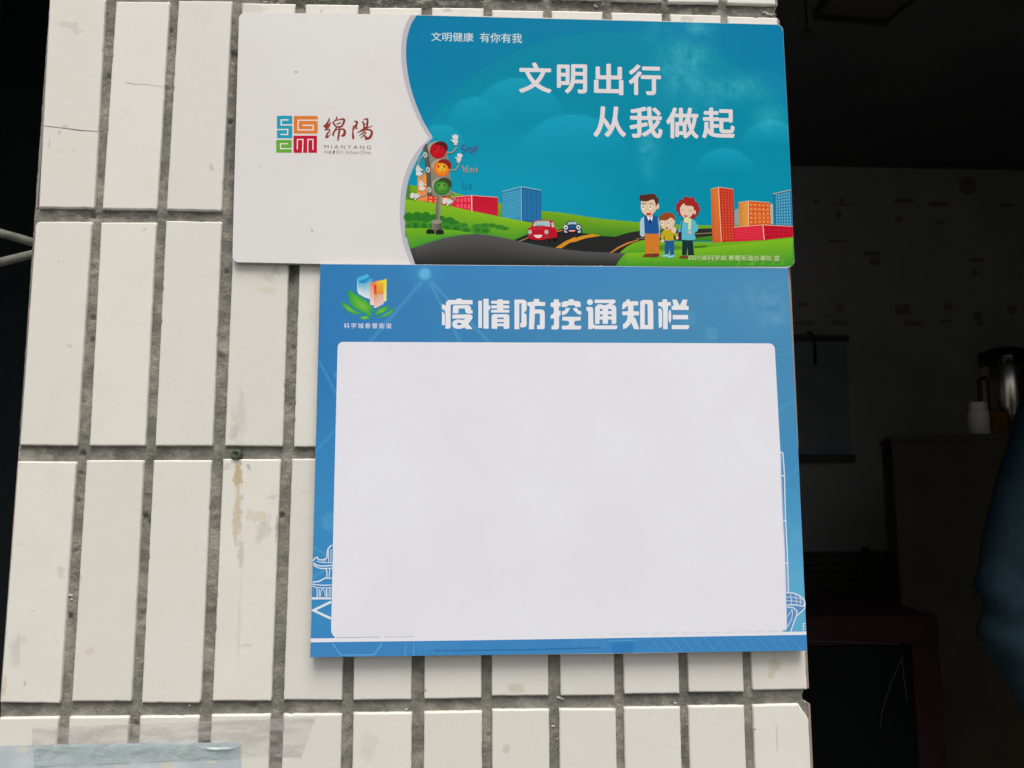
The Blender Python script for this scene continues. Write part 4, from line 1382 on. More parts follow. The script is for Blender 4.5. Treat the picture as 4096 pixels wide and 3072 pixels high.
for p, wd in brush:
    A.strokes(smooth_curve(p, 3), list(np.interp(np.linspace(0, len(wd) - 1, (len(p) - 1) * 3 + 1), range(len(wd)), [q * 1.22 for q in wd])), BR, lg, .19892)
GY = (128, 106, 96)
A.text('MIANYANG', (1092, 706, 2030, 782), GY, .016, 0, T=lg, space=1.5)
A.text('中国', (1094, 815, 1240, 882), (160, 140, 130), .01, T=lg)
A.ell(1284, 845, 15, 38, (84, 62, 54), lg, rot=12)
A.text('四川', (1332, 817, 1478, 882), (160, 140, 130), .01, T=lg)
A.text('Sichuan China', (1512, 815, 2025, 884), (165, 140, 126), .01, 0, .3, T=lg)
A.build('city_lettering', M_print, up)

# ------------------------------------------------------------------ lower board
ol2 = [(1281, 1055.5), (1262, 1806), (1240.8, 2630), (1800, 2622), (2400, 2616), (3228.4, 2603), (3213, 2240), (3193, 1800), (3171.7, 1400), (3151.8, 1071), (2600, 1066), (1900, 1060)]
low = thing('notice_board', 'blue framed notice board with an empty white panel and white heading, the lower one', 'sign', on_wall(2230, 2616, 8))
slab('board', ol2, 4.5, D2, [M_panel, M_edge], low)
B = Art(D2)

NODES = [((1685, 1129), (1470, 1378), 9), ((1720, 1134), (1845, 1375), 8), ((1732, 1134), (1962, 1375), 8), ((1276, 1443), (1350, 1585), 7), ((1263, 1806), (1345, 1716), 7), ((1252, 2186), (1310, 2222), 7), ((1250, 2310), (1300, 2280), 7),
         ((3113, 1640), (3180, 1600), 5), ((3140, 1958), (3200, 1995), 5), ((3145, 2080), (3210, 2150), 5), ((3120, 1420), (3178, 1412), 5), ((3140, 1925), (3192, 1870), 5), ((3150, 2300), (3225, 2285), 5), ((3180, 2470), (3222, 2510), 5)]


def segd(x, y, a, b):
    dx, dy = b[0] - a[0], b[1] - a[1]
    t = max(0, min(1, ((x - a[0]) * dx + (y - a[1]) * dy) / (dx * dx + dy * dy)))
    return math.hypot(x - a[0] - t * dx, y - a[1] - t * dy)


def notice_col(x, y):
    u = (x - 1250) / 1950
    c = mixc((48, 120, 178), (70, 136, 178), min(1, u * 1.6))
    c = mixc(c, (62, 140, 190), .7 * min(1, max(0, (y - 1500) / 500)) * (1 if y < 2560 else 0))
    if y < 1380:
        c = mixc(c, (58, 134, 198), .5 * max(0, 1 - abs(u - .5) * 2.2) * max(0, 1 - (y - 1060) / 160))
    if x > 3000 and y < 2545:
        c = mixc(c, (96, 172, 205), .8 * min(1, max(0, (y - 1900) / 450)))
    if y > 2535:
        c = (60, 130, 186)
    q = math.hypot(x - 1699, y - 1095)
    c = mixc(c, (110, 188, 222), .85 * min(1, max(0, (29 - q) / 12)))
    c = mixc(c, (80, 160, 210), .35 * max(0, 1 - q / 90))
    for (cx, cy, r_, k) in ((2846, 1334, 30, .22), (2756, 1272, 34, .14), (1322, 2088, 40, .25), (1345, 1500, 14, .35), (3200, 2150, 40, .15)):
        q = math.hypot(x - cx, y - cy)
        c = mixc(c, (105, 180, 210), k * min(1, max(0, (r_ - q) / 6)))
    for (a, b, wd) in NODES:
        if abs(x - (a[0] + b[0]) / 2) < 180 and abs(y - (a[1] + b[1]) / 2) < 180:
            q = segd(x, y, a, b)
            c = mixc(c, (100, 176, 212), .32 * min(1, max(0, (wd - q) / 5)))
    if 2650 < x and y < 1380:
        whiten = math.exp(-(((x - 3040) / 130) ** 2 + ((y - 1190) / 90) ** 2)) * .10 + math.exp(-(((x - 3090) / 60) ** 2 + ((y - 1260) / 60) ** 2)) * .10
        c = mixc(c, (175, 195, 222), whiten * (1 + 1.4 * fbm(x, y, 45, 1)))
    return c


def side_l(y):
    return np.interp(y, [1055, 1806, 2630], [1282, 1263, 1242])


def side_r(y):
    return np.interp(y, [1071, 1400, 1800, 2240, 2603], [3151, 3171, 3192, 3212, 3227.6])


# four sheets of blue round the white panel
PL, PR = [(1350.5, 1388), (1338, 1900), (1324, 2525)], [(3099, 1400), (3135, 2059.5), (3148, 2512)]
B.field([(1281.8, 1056.5), (1273.5, 1390)], [(3151, 1072.3), (3170.5, 1396)], 300, 56, notice_col)
B.field([(1273.5, 1390), (1262.8, 1806), (1246, 2430), (1243, 2554)], [(1352, 1390), (1338, 1900), (1325, 2505), (1340, 2553)], 16, 200, notice_col)
B.field([(3097.5, 1396), (3135, 2059.5), (3147, 2500), (3128, 2527)], [(3170.5, 1396), (3192, 1800), (3212, 2240), (3224.5, 2526)], 16, 200, notice_col)
B.field([(1242.7, 2568.5), (1241.6, 2629)], [(3226, 2539.5), (3227.8, 2602.5)], 300, 12, notice_col)
B.build('blue_border_print', M_notice, low)
PW = (219, 222, 230)
# white panel laid over the border with its rounded corners
top_y = lambda x: np.interp(x, [1350, 3100], [1367, 1374])
pan = (round_corner((1373, 1390), 22.5, 90, 178, 8) + [(1338, 1900)] + [(1324.5, 2515), (1326, 2530), (1333, 2543), (1345, 2551)]
       + [(1700, 2550), (2300, 2541), (3120, 2524)] + [(3137, 2521), (3145, 2514), (3147.5, 2500)] + [(3135, 2059.5)] + round_corner((3076, 1397), 23.5, 0, 88, 8))
B.poly(pan, PW)
B.build('writing_panel', M_panel, low)
LW = (214, 222, 236)
B.strokes([(1243, 2561.5), (1800, 2555), (2300, 2548), (3225.5, 2532.5)], [15.5, 15, 14, 13], PW)
B.strokes([(1345, 2550.5), (1520, 2548)], 2, (150, 150, 168))
B.strokes([(1540, 2548.5), (1655, 2547)], 2, (160, 160, 176))
for a in range(12):
    B.strokes([(2440 + a * 58, 2536.5 - a * .95), (2474 + a * 58, 2536 - a * .95)], 1.6, (190, 190, 205))


# tower and gate drawings in white line
def tl(x, y):
    return (1230 + x * .31345, 2120 + y * .31345)


def tr(x, y):
    return (3080 + x * .23513, 2250 + y * .23513)


SH = (96, 150, 200)
for p, wd in (([(70, 395), (90, 365), (125, 345), (140, 380), (200, 380), (245, 360), (258, 250), (290, 205), (318, 195)], 14), ([(75, 420), (120, 450), (180, 462), (316, 452)], 14), ([(72, 440), (110, 470), (170, 492), (240, 490), (314, 488)], 12),
              ([(270, 255), (268, 420)], 9), ([(300, 245), (298, 420)], 9), ([(120, 400), (180, 415), (316, 420)], 8), ([(190, 385), (190, 412)], 9), ([(222, 380), (222, 414)], 9), ([(236, 495), (250, 540), (246, 605)], 12), ([(284, 500), (276, 600)], 12),
              ([(306, 615), (220, 615), (150, 655), (65, 665)], 15), ([(62, 690), (120, 700), (200, 705), (306, 702)], 12), ([(62, 712), (110, 735), (180, 740), (304, 738)], 10), ([(122, 745), (125, 855)], 11), ([(150, 755), (150, 850)], 10),
              ([(165, 850), (172, 775), (190, 755), (215, 775), (228, 850)], 8), ([(242, 750), (246, 852)], 16), ([(280, 745), (274, 850)], 8), ([(300, 752), (296, 850)], 7), ([(52, 872), (302, 872)], 26), ([(302, 916), (75, 1025), (300, 1130)], 30)):
    B.strokes(p, wd * 1.05, LW, tl, .31345)
for p, wd in (([(292, -950), (300, -500), (318, 0), (326, 505)], 14), ([(262, -940), (292, -950)], 10), ([(300, -430), (270, -430)], 10), ([(312, -60), (262, -52)], 8)):
    pass
for (a, b) in (((3120, 1808), (3131, 1812)),):
    B.strokes([a, b], 5, LW)
B.strokes([(3131, 1810), (3133, 1830), (3138, 1900), (3142, 2080), (3149, 2200), (3154, 2370)], 4.2, LW)
B.strokes([(3124.5, 1815), (3126, 1895), (3134, 2080), (3141, 2200), (3147.5, 2366)], 5.2, (136, 160, 205))
for y, x in ((1903, 3129), (2083, 3137), (2253, 3145)):
    B.strokes([(x - 4, y), (x + 9, y)], 4.5, LW)
B.poly([(275, 505), (400, 515), (500, 560), (585, 625), (598, 700), (585, 790), (450, 920), (350, 1175), (250, 1165), (296, 1070), (285, 760)], (84, 138, 190), tr)
for p, wd in (([(275, 512), (400, 520), (500, 562), (580, 625), (596, 690), (560, 745), (440, 722), (290, 722)], 18), ([(288, 755), (400, 770), (460, 830), (450, 920)], 18), ([(596, 700), (590, 785), (445, 915), (350, 1175)], 18), ([(280, 590), (400, 592), (520, 612), (580, 650)], 9),
              ([(282, 650), (420, 655), (540, 675), (590, 700)], 9), ([(345, 520), (365, 620), (366, 715)], 9), ([(430, 530), (452, 620), (448, 718)], 9), ([(505, 570), (520, 650), (512, 730)], 9), ([(372, 790), (384, 850), (370, 965), (260, 1160)], 12), ([(370, 810), (290, 930)], 9),
              ([(556, 1040), (610, 1040)], 12), ([(562, 1040), (566, 1175)], 12), ([(575, 1085), (614, 1085)], 9), ([(575, 1130), (614, 1130)], 9)):
    B.strokes(p, wd, LW, tr, .23513)
# faint ornaments on the bottom band


def b4(x, y):
    return (1200 + x * .4973, 2500 + y * .4973)


def b5(x, y):
    return (2200 + x * .4973, 2500 + y * .4973)


FA = (84, 154, 206)
B.strokes([(262, 152), (330, 243), (595, 240), (662, 148)], 14, FA, b4, .4973)
B.strokes([(850, 140), (846, 252)], 8, FA, b4, .4973)
B.strokes([(918, 140), (912, 250)], 8, FA, b4, .4973)
for i in range(22):
    B.strokes([(945 + i * 16, 135), (943 + i * 16, 185 + (i * 37) % 50)], 6, (72, 144, 198), b4, .4973)
B.strokes([(1075, 206), (1800, 198), (2210, 188)], 7, (42, 112, 172), b4, .4973)
B.strokes([(0, 190), (400, 182)], 7, (42, 112, 172), b5, .4973)
for i in range(16):
    B.strokes([(180 + i * 18, 112), (178 + i * 18, 160 + (i * 23) % 30)], 6, (72, 144, 198), b5, .4973)
B.poly([(500, 148), (672, 145), (668, 222), (505, 226)], (46, 120, 182), b5)
B.strokes([(470, 128), (700, 122)], 8, FA, b5, .4973)
for i in range(14):
    x = 800 + i * 88
    B.strokes([(x, 108), (x + 88, 208)], 6, FA, b5, .4973)
    if i % 2 == 0 and i < 9:
        B.strokes([(x + 70, 106), (x - 20, 210)], 6, (74, 146, 200), b5, .4973)
B.build('city_line_drawing', M_notice, low)

# heading in heavy rounded characters, traced stroke by stroke


def t5(x, y):
    return (1600 + x * .31646, 1180 + y * .31646)


def t6(x, y):
    return (2200 + x * .31646, 1180 + y * .31646)


def rc(x0_, y0_, x1_, y1_):
    return [(x0_, y0_), (x1_, y0_), (x1_, y1_), (x0_, y1_)]


def el(cx, cy, rx, ry, n=20):
    return [(cx + rx * math.cos(2 * math.pi * i / n), cy + ry * math.sin(2 * math.pi * i / n)) for i in range(n)]


HW = (222, 224, 236)
HEAD5 = [
    [[(575, 425), (575, 215), (560, 188), (530, 178), (530, 115), (560, 125), (578, 138), (580, 95), (600, 70), (625, 62), (715, 62), (715, 45), (780, 45), (780, 62), (918, 65), (918, 118), (650, 118), (640, 125), (640, 400), (632, 418), (618, 425)]],
    [[(530, 210), (552, 222), (565, 245), (568, 270), (568, 380), (530, 380)]],
    [[(665, 232), (668, 160), (675, 140), (692, 128), (860, 128), (885, 138), (896, 160), (900, 190), (918, 195), (918, 235), (860, 235), (835, 228), (825, 212), (822, 180), (812, 170), (750, 170), (740, 180), (737, 232)]],
    [[(662, 298), (662, 248), (885, 245), (912, 258), (918, 285), (905, 310), (862, 365), (918, 430), (830, 430), (815, 408), (780, 425), (720, 428), (678, 412), (662, 380), (664, 345), (685, 322), (725, 308), (800, 315), (828, 298)], el(748, 367, 30, 15)[::-1]],
    [rc(990, 72, 1036, 415)],
    [[(1055, 47), (1120, 47), (1120, 130), (1140, 135), (1140, 182), (1120, 186), (1120, 425), (1055, 425)]],
    [[(1152, 75), (1235, 70), (1235, 55), (1300, 55), (1300, 70), (1382, 72), (1382, 110), (1310, 112), (1300, 121), (1310, 130), (1382, 132), (1382, 168), (1310, 170), (1300, 178), (1310, 186), (1382, 188), (1382, 222), (1152, 222), (1152, 188), (1222, 186), (1232, 178), (1222, 170), (1152, 168), (1152, 132), (1222, 130), (1232, 121), (1222, 112), (1152, 108)]],
    [[(1158, 425), (1158, 275), (1165, 250), (1185, 242), (1355, 242), (1375, 250), (1382, 272), (1382, 405), (1376, 422), (1362, 428), (1312, 428), (1312, 405), (1300, 394), (1240, 394), (1228, 405), (1228, 428)], rc(1230, 285, 1312, 305)[::-1], rc(1230, 341, 1312, 360)[::-1]],
    [[(1447, 432), (1447, 58), (1560, 58), (1588, 68), (1600, 92), (1602, 170), (1595, 198), (1575, 220), (1560, 228), (1590, 238), (1598, 250), (1602, 370), (1595, 395), (1575, 408), (1520, 408), (1520, 356), (1535, 354), (1535, 105), (1508, 105), (1508, 432)]],
    [[(1610, 90), (1690, 85), (1690, 50), (1760, 50), (1760, 85), (1835, 90), (1835, 138), (1705, 138), (1703, 182), (1790, 182), (1820, 195), (1830, 225), (1830, 405), (1824, 425), (1808, 432), (1732, 432), (1732, 380), (1768, 380), (1768, 235), (1705, 235), (1695, 432), (1628, 432), (1640, 145), (1630, 138), (1610, 136)]],
]
HEAD6 = [
    [[(8, 98), (48, 92), (48, 55), (112, 55), (112, 92), (135, 98), (135, 145), (112, 148), (112, 200), (135, 200), (135, 250), (115, 265), (115, 405), (108, 425), (92, 435), (20, 435), (20, 390), (42, 385), (50, 368), (50, 295), (8, 300), (8, 255), (38, 240), (48, 215), (48, 175), (40, 155), (8, 145)]],
    [[(148, 152), (148, 100), (160, 85), (190, 78), (235, 76), (235, 55), (302, 55), (302, 76), (355, 78), (380, 88), (388, 108), (388, 152), (322, 152), (315, 136), (305, 130), (232, 130), (222, 138), (215, 152)]],
    [[(200, 165), (255, 163), (240, 195), (215, 232), (185, 250), (150, 258), (150, 207), (175, 200), (192, 185)]],
    [[(290, 165), (340, 163), (352, 185), (370, 200), (395, 207), (395, 252), (355, 242), (318, 212), (300, 190)]],
    [[(155, 275), (388, 275), (388, 322), (335, 325), (312, 332), (305, 348), (305, 368), (315, 383), (330, 388), (395, 388), (395, 410), (390, 427), (376, 435), (150, 435), (150, 388), (225, 385), (242, 370), (242, 348), (232, 330), (205, 324), (155, 322)]],
    [el(505, 90, 38, 37)],
    [[(460, 150), (515, 150), (538, 160), (545, 180), (548, 360), (558, 378), (580, 385), (850, 385), (850, 408), (845, 425), (828, 432), (572, 432), (552, 418), (530, 432), (485, 432), (483, 212), (475, 202), (460, 200)]],
    [[(565, 58), (812, 58), (830, 70), (826, 95), (785, 122), (820, 132), (834, 150), (838, 175), (838, 345), (832, 360), (815, 366), (780, 366), (780, 322), (768, 308), (744, 308), (732, 322), (732, 363), (665, 363), (665, 322), (655, 308), (636, 308), (625, 322), (625, 366), (570, 366), (570, 165), (580, 140), (602, 130), (596, 118), (645, 118), (690, 132), (748, 112), (748, 101), (565, 101)],
     [(630, 203), (630, 178), (642, 174), (656, 176), (665, 188), (665, 203)], [(732, 203), (732, 182), (745, 174), (762, 175), (778, 188), (778, 203)], rc(630, 244, 665, 270)[::-1], rc(732, 244, 778, 270)[::-1]],
    [[(912, 185), (915, 120), (930, 92), (960, 80), (970, 55), (1008, 55), (1003, 78), (1115, 80), (1115, 132), (1055, 132), (1055, 205), (1125, 208), (1125, 255), (1062, 258), (1055, 285), (1078, 290), (1130, 432), (1062, 432), (1025, 345), (1005, 380), (970, 415), (925, 432), (920, 372), (955, 345), (978, 300), (982, 256), (915, 255), (912, 208), (985, 205), (988, 140), (962, 148), (940, 172)]],
    [[(1140, 432), (1140, 95), (1148, 72), (1170, 62), (1275, 62), (1297, 75), (1304, 100), (1307, 432)], [(1198, 380), (1198, 122), (1216, 108), (1234, 122), (1238, 380)]],
    [[(1365, 90), (1422, 88), (1422, 55), (1480, 55), (1480, 86), (1528, 90), (1528, 132), (1495, 135), (1490, 150), (1487, 432), (1430, 432), (1430, 190), (1420, 160), (1395, 142), (1365, 135)]],
    [[(1370, 170), (1398, 170), (1412, 188), (1418, 215), (1418, 385), (1410, 405), (1392, 415), (1376, 415)]],
    [el(1515, 270, 17, 84)],
    [[(1545, 58), (1600, 58), (1640, 136), (1680, 57), (1738, 59), (1720, 136), (1752, 140), (1750, 188), (1537, 188), (1537, 140), (1565, 136)]],
    [rc(1552, 252, 1745, 308)],
    [[(1540, 380), (1758, 380), (1758, 405), (1752, 425), (1735, 432), (1540, 432)]],
]
B.z = .06
for T_, HH in ((t5, HEAD5), (t6, HEAD6)):
    cuts = (4, 8, 10) if HH is HEAD5 else (5, 8, 10, 16)
    for i_, loops in enumerate(HH):
        B.poly(loops, HW, T_)
        if i_ + 1 in cuts:
            B.build('heading_character', M_notice, low)
B.text('科学城春雷街道', (1375.5, 1292, 1566.5, 1314), (205, 212, 236), .004, .012, space=1.35)
B.build('district_lettering', M_notice, low)


# neighbourhood emblem
def em(x, y):
    return (1340 + x * .15068, 1080 + y * .15068)


B.z = .06
LB, DB = (60, 170, 215), (20, 140, 195)
B.poly([(590, 210), (870, 105), (905, 175), (905, 260), (640, 350), (600, 560), (582, 550)], (72, 178, 218), em)
B.poly([(630, 300), (905, 190), (910, 250), (640, 345)], DB, em)
B.poly([(905, 245), (990, 215), (990, 330), (935, 350), (930, 600), (905, 600)], cgrad((92, 150, 205), (150, 185, 220), em(0, 215)[1], em(0, 600)[1]), em)
B.strip([em(590, 215), em(622, 300)], [em(590, 555), em(622, 610)], (110, 195, 232), (190, 220, 238), n=3)
B.strip([em(618, 345), em(780, 345), em(928, 265)], [em(618, 628), em(780, 720), em(928, 775)], (78, 170, 205), (218, 228, 240), n=12)
B.strip([em(932, 350), em(1192, 255)], [em(932, 905), em(975, 940), em(1020, 925), em(1192, 860)], (222, 128, 46), (226, 212, 208), n=14, x1=em(1192, 0)[0])
B.poly([(1104, 320), (1370, 232), (1372, 420), (1104, 420)], (226, 210, 50), em)
B.strip([em(1285, 400), em(1370, 390)], [em(1285, 855), em(1365, 820)], (226, 214, 60), (218, 226, 168), n=3, x1=em(1367, 0)[0])
B.strip([em(1030, 410), em(1104, 392)], [em(1030, 620), em(1104, 600)], (222, 36, 34), (216, 60, 45), n=3)
B.strip([em(1030, 600), em(1104, 590), em(1106, 400), em(1288, 400)], [em(1022, 1000), em(1080, 1010), em(1288, 900)], (214, 140, 55), (222, 196, 198), n=14)
B.strip([em(1104, 330), em(1288, 330)], [em(1104, 640), em(1288, 640)], (222, 180, 48), (216, 136, 62), n=4)
B.strip([em(1030, 405), em(1104, 390)], [em(1030, 640), em(1104, 640)], (224, 32, 32), (212, 92, 60), n=3)


def leaf(pts, hi, lo, k=5):
    P = smooth_curve(pts + [pts[0]], k)[:-1]
    cx, cy = sum(p[0] for p in P) / len(P), sum(p[1] for p in P) / len(P)
    d = B._lay()
    b = len(B.v)
    B.v.append(on_wall(*em(cx, cy), d))
    B.c.append(ink(hi))
    for p in P:
        B.v.append(on_wall(*em(*p), d))
        B.c.append(ink(lo))
    for i in range(len(P)):
        B.f.append((b, b + 1 + (i + 1) % len(P), b + 1 + i))


GH, GL = (122, 186, 62), (36, 158, 66)
leaf([(372, 510), (345, 640), (400, 880), (540, 1040), (800, 1160), (960, 1250), (985, 1230), (960, 1130), (870, 1030), (1000, 1115), (1020, 1060), (940, 920), (800, 790), (520, 620)], GH, GL)
leaf([(165, 835), (210, 980), (340, 1100), (520, 1170), (735, 1180), (600, 1120), (450, 1030), (350, 930)], GH, GL)
leaf([(630, 1275), (720, 1225), (830, 1215), (935, 1270), (850, 1310), (720, 1312)], (140, 196, 70), GL)
leaf([(1045, 1215), (1090, 1100), (1220, 1000), (1435, 970), (1360, 1090), (1200, 1170)], GH, GL)
leaf([(1080, 1265), (1240, 1215), (1400, 1130), (1580, 985), (1530, 1120), (1380, 1220), (1220, 1262)], GH, GL)
B.build('neighbourhood_emblem', M_notice, low)

# flaked backing glue at the joint between the two boards
M_glue = material('glue', (.7, .7, .7), .6)
for px, py, s_ in ((1600, 1056, 5), (1700, 1058, 6), (1720, 1058, 5), (2193, 1062, 4), (2266, 1063, 5), (2380, 1064, 4), (2402, 1063, 5), (2500, 1065, 3)):
    mb = MB()
    c = on_wall(px, py, 6.3)
    r_ = s_ / 3900
    pts = [c + Vector((r_ * random.uniform(.6, 1.8) * math.cos(i), 0, r_ * random.uniform(.4, .9) * math.sin(i))) for i in range(6)] + [c + Vector((0, -.0006, 0))]
    mb.add(pts, [(6, (i + 1) % 6, i) for i in range(6)])
    mb.build('glue_flake', M_glue, up)

# ------------------------------------------------------------------ paper and tapes at the lower left
M_paper = material('pale_poster_paper', rough=0.6)
n = NT(M_paper)
c = n.mix(n.rng(n.noise(30, 4), .35, .7), (0.46, 0.53, 0.56), (0.58, 0.64, 0.67))
for (px, py, rx, ry) in ((95, 3005, 30, 22), (470, 3062, 22, 10), (665, 3066, 30, 22), (845, 3048, 22, 14), (700, 3050, 14, 6)):
    c = n.mix(n.spot(px, py, rx, ry, 10, .8, 160, 2, .7), c, (0.66, 0.64, 0.54))
n.link(c, n.b.inputs['Base Color'])
n.bump(n.noise(60, 4), .25, .002)
nX, nY = 60, 14
L = [(-40, 2985), (300, 2976), (700, 2971), (962, 2970)]
v, f = [], []
for j in range(nY):
    for i in range(nX):
        x = -40 + 1003 * i / (nX - 1)
        yt = np.interp(x, [p[0] for p in L], [p[1] for p in L])
        y = yt + j / (nY - 1) * 330
        v.append(on_wall(x + 4 * (j / nY), y, .9 + .35 * noise.noise(Vector((x / 110, y / 110, 2)))))
for j in range(nY - 1):
    for i in range(nX - 1):
        q = j * nX + i
        f.append((q, q + nX, q + nX + 1, q + 1))
paper = thing('poster_sheet', 'top edge of a pale grey-blue paper sheet taped low on the pillar tiles', 'poster', on_wall(460, 3300, 1))
po = mesh_obj('paper', v, f, M_paper, paper, None, True)


def tape_material(name, col, alpha, rough):
    m = material(name, col, rough)
    n = NT(m)
    t = n.t
    tr_ = t.nodes.new('ShaderNodeBsdfTransparent')
    tr_.inputs[0].default_value = (*[.93 + .07 * q for q in col], 1)
    mx = t.nodes.new('ShaderNodeMixShader')
    mp = t.nodes.new('ShaderNodeMapping')
    mp.inputs['Rotation'].default_value = (0, R(-32), 0)
    mp.inputs['Scale'].default_value = (.35, 1, 1.5)
    n.link(n.geo, mp.inputs['Vector'])
    a = n.rng(n.noise(60, 4, .6, mp.outputs[0]), .4, .6, alpha * .35, min(1, alpha * 1.7))
    n.link(a, mx.inputs[0])
    n.link(tr_.outputs[0], mx.inputs[1])
    n.link(n.b.outputs[0], mx.inputs[2])
    n.link(mx.outputs[0], t.nodes['Material Output'].inputs['Surface'])
    n.bump(n.noise(90, 5, .6), .35, .0012)
    n.b.inputs['Specular IOR Level'].default_value = 1.0
    return m


def tape(name, label, quad, d, mat, amp, sc_, seed, fold=None):
    nX, nY = 90, 26
    v, f = [], []
    q = [Vector(p) for p in quad]
    for j in range(nY):
        for i in range(nX):
            u, t = i / (nX - 1), j / (nY - 1)
            p = (q[0] * (1 - u) + q[1] * u) * (1 - t) + (q[3] * (1 - u) + q[2] * u) * t
            h = amp * (noise.noise(Vector(((p.x + p.y * .9) / sc_, (p.y - p.x * .35) / (sc_ * 2.2), seed))))
            h = abs(h) * 1.6
            if fold:
                h += fold(p.x, p.y)
            e = 3.0 * noise.noise(Vector((i * .7, j * .7, seed)))
            v.append(on_wall(p.x + (e if i in (0, nX - 1) else 0), p.y + (e * .5 if j in (0, nY - 1) else 0), d + h))
    for j in range(nY - 1):
        for i in range(nX - 1):
            k = j * nX + i
            f.append((k, k + nX, k + nX + 1, k + 1))
    o = mesh_obj(name, v, f, mat, None, None, True)
    return tag(o, label, 'tape', 'clear tapes across the pillar tiles')


M_tape1 = tape_material('clear_tape', (0.62, 0.61, 0.59), .24, .12)
M_tape2 = tape_material('aqua_tape', (0.50, 0.62, 0.60), .42, .06)
tape('adhesive_tape', 'wrinkled clear tape stuck across the tiles above the paper sheet', [(128, 2910), (1262, 2868), (1205, 3026), (128, 3045)], .6, M_tape1, .95, 52, 1)


def ridge(x, y):
    c_ = 2999 - ((x - 875) / 60) ** 2 * 6
    return 1.6 * math.exp(-((y - c_) / 5.5) ** 2) * math.exp(-((x - 878) / 62) ** 4)


tape('adhesive_tape', 'glossy aqua-tinted tape lying over the top of the paper sheet', [(132, 2984), (961, 2971), (962, 3030), (134, 3068)], 1.9, M_tape2, .5, 75, 5, ridge)

# ------------------------------------------------------------------ left opening: weathered rods
M_rod = rough_wall('weathered_grey_paint', (0.13, 0.14, 0.11), (0.24, 0.245, 0.20), 60, .4)
br = thing('rod_bracket', 'two weathered grey metal rods meeting behind the left pillar edge', 'bracket', at_depth(150, 990, .12))
for a, b in (((-260, 858), (215, 993)), ((-260, 1112), (215, 997))):
    mb = MB()
    mb.tube([at_depth(*a, .10), at_depth((a[0] + b[0]) / 2, (a[1] + b[1]) / 2, .11), at_depth(*b, .12)], .0052, 14)
    mb.build('rod', M_rod, br, True)

# ------------------------------------------------------------------ dim things in the room at the right
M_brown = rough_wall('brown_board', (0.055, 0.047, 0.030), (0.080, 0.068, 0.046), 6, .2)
YC = 1.55
tl_, tr_ = at_depth(3562, 1742, YC), at_depth(4300, 1728, YC)
cab = thing('brown_cupboard', 'tall plain brown cupboard with the white bottle on top', 'cupboard', (tl_.x + .3, YC + .2, 0))
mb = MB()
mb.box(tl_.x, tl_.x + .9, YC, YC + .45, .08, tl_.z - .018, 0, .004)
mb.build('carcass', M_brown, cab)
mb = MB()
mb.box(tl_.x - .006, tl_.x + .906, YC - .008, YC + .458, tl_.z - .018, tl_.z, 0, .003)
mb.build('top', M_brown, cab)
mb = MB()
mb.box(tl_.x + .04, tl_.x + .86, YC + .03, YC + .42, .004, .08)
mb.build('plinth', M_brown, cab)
TURN = Matrix.Translation(tl_) @ Matrix.Rotation(R(-25), 4, 'Z') @ Matrix.Translation(-tl_)
for o_ in cab.children:
    o_.data.transform(TURN)
cab.location = TURN @ Vector((tl_.x + .45, YC + .22, 0))
cab.location.z = 0
for o_ in cab.children:
    o_.matrix_parent_inverse = Matrix.Translation(-cab.location)
ztop = tl_.z

# bottle
c = at_depth(3919, 1740, YC - .04)
c.z = ztop
k = (YC - .04 - CPOS.y) / FPX
bt = thing('pill_bottle', 'small white plastic bottle with a screw cap standing on the brown cupboard', 'bottle', c)
H_, W_ = 135 * k, 40 * k
mb = MB()
mb.lathe(c, [(W_ * .9, 0), (W_, .003), (W_, H_ * .66), (W_ * .93, H_ * .74), (W_ * .80, H_ * .78), (W_ * .78, H_ * .80)])
M_white = material('white_plastic', (.75, .73, .68), .4)
mb.build('body', M_white, bt, True)
mb = MB()
prof = [(W_ * .80, H_ * .80), (W_ * .81, H_ * .81), (W_ * .81, H_ * .98), (W_ * .76, H_)]
mb.lathe(c, prof, 32)
mb.build('cap', M_white, bt, False)

# steel flask with black lid
c = at_depth(4045, 1740, YC + .12)
c.z = ztop
k = (YC + .12 - CPOS.y) / FPX
fk = thing('steel_pot', 'tall steel flask with a black lid at the back of the cupboard', 'flask', c)
Wf = 98 * k
mb = MB()
mb.lathe(c, [(Wf * .96, 0), (Wf, .004), (Wf, 292 * k), (Wf * .97, 300 * k)], 48)
mb.build('body', material('brushed_steel', (.62, .58, .50), .22, 1.0), fk, True)
mb = MB()
mb.lathe(c, [(Wf * 1.01, 298 * k), (Wf * 1.03, 302 * k), (Wf * 1.03, 345 * k), (Wf * .98, 358 * k), (Wf * .6, 372 * k), (Wf * .25, 376 * k)], 48)
ld = mb.build('lid', material('black_plastic', (.012, .012, .013), .15), fk, True)
mb = MB()
mb.tube([c + Vector((-Wf, 0, 250 * k)), c + Vector((-Wf * 1.22, 0, 240 * k)), c + Vector((-Wf * 1.25, 0, 90 * k)), c + Vector((-Wf, 0, 70 * k))], .007, 8)
mb.build('handle', material('black_handle', (.012, .012, .013), .4), fk, True)
# yellow packet
c = at_depth(3992, 1730, YC - .005)
mb = MB()
mb.box(c.x - .028, c.x + .026, YC - .02, YC + .025, ztop, ztop + 92 * k, 0, .003)
tag(mb.build('yellow_packet', rough_wall('yellow_card', (.17, .085, .010), (.21, .11, .016), 40, .05)), 'small orange-yellow packet beside the white bottle', 'packet')

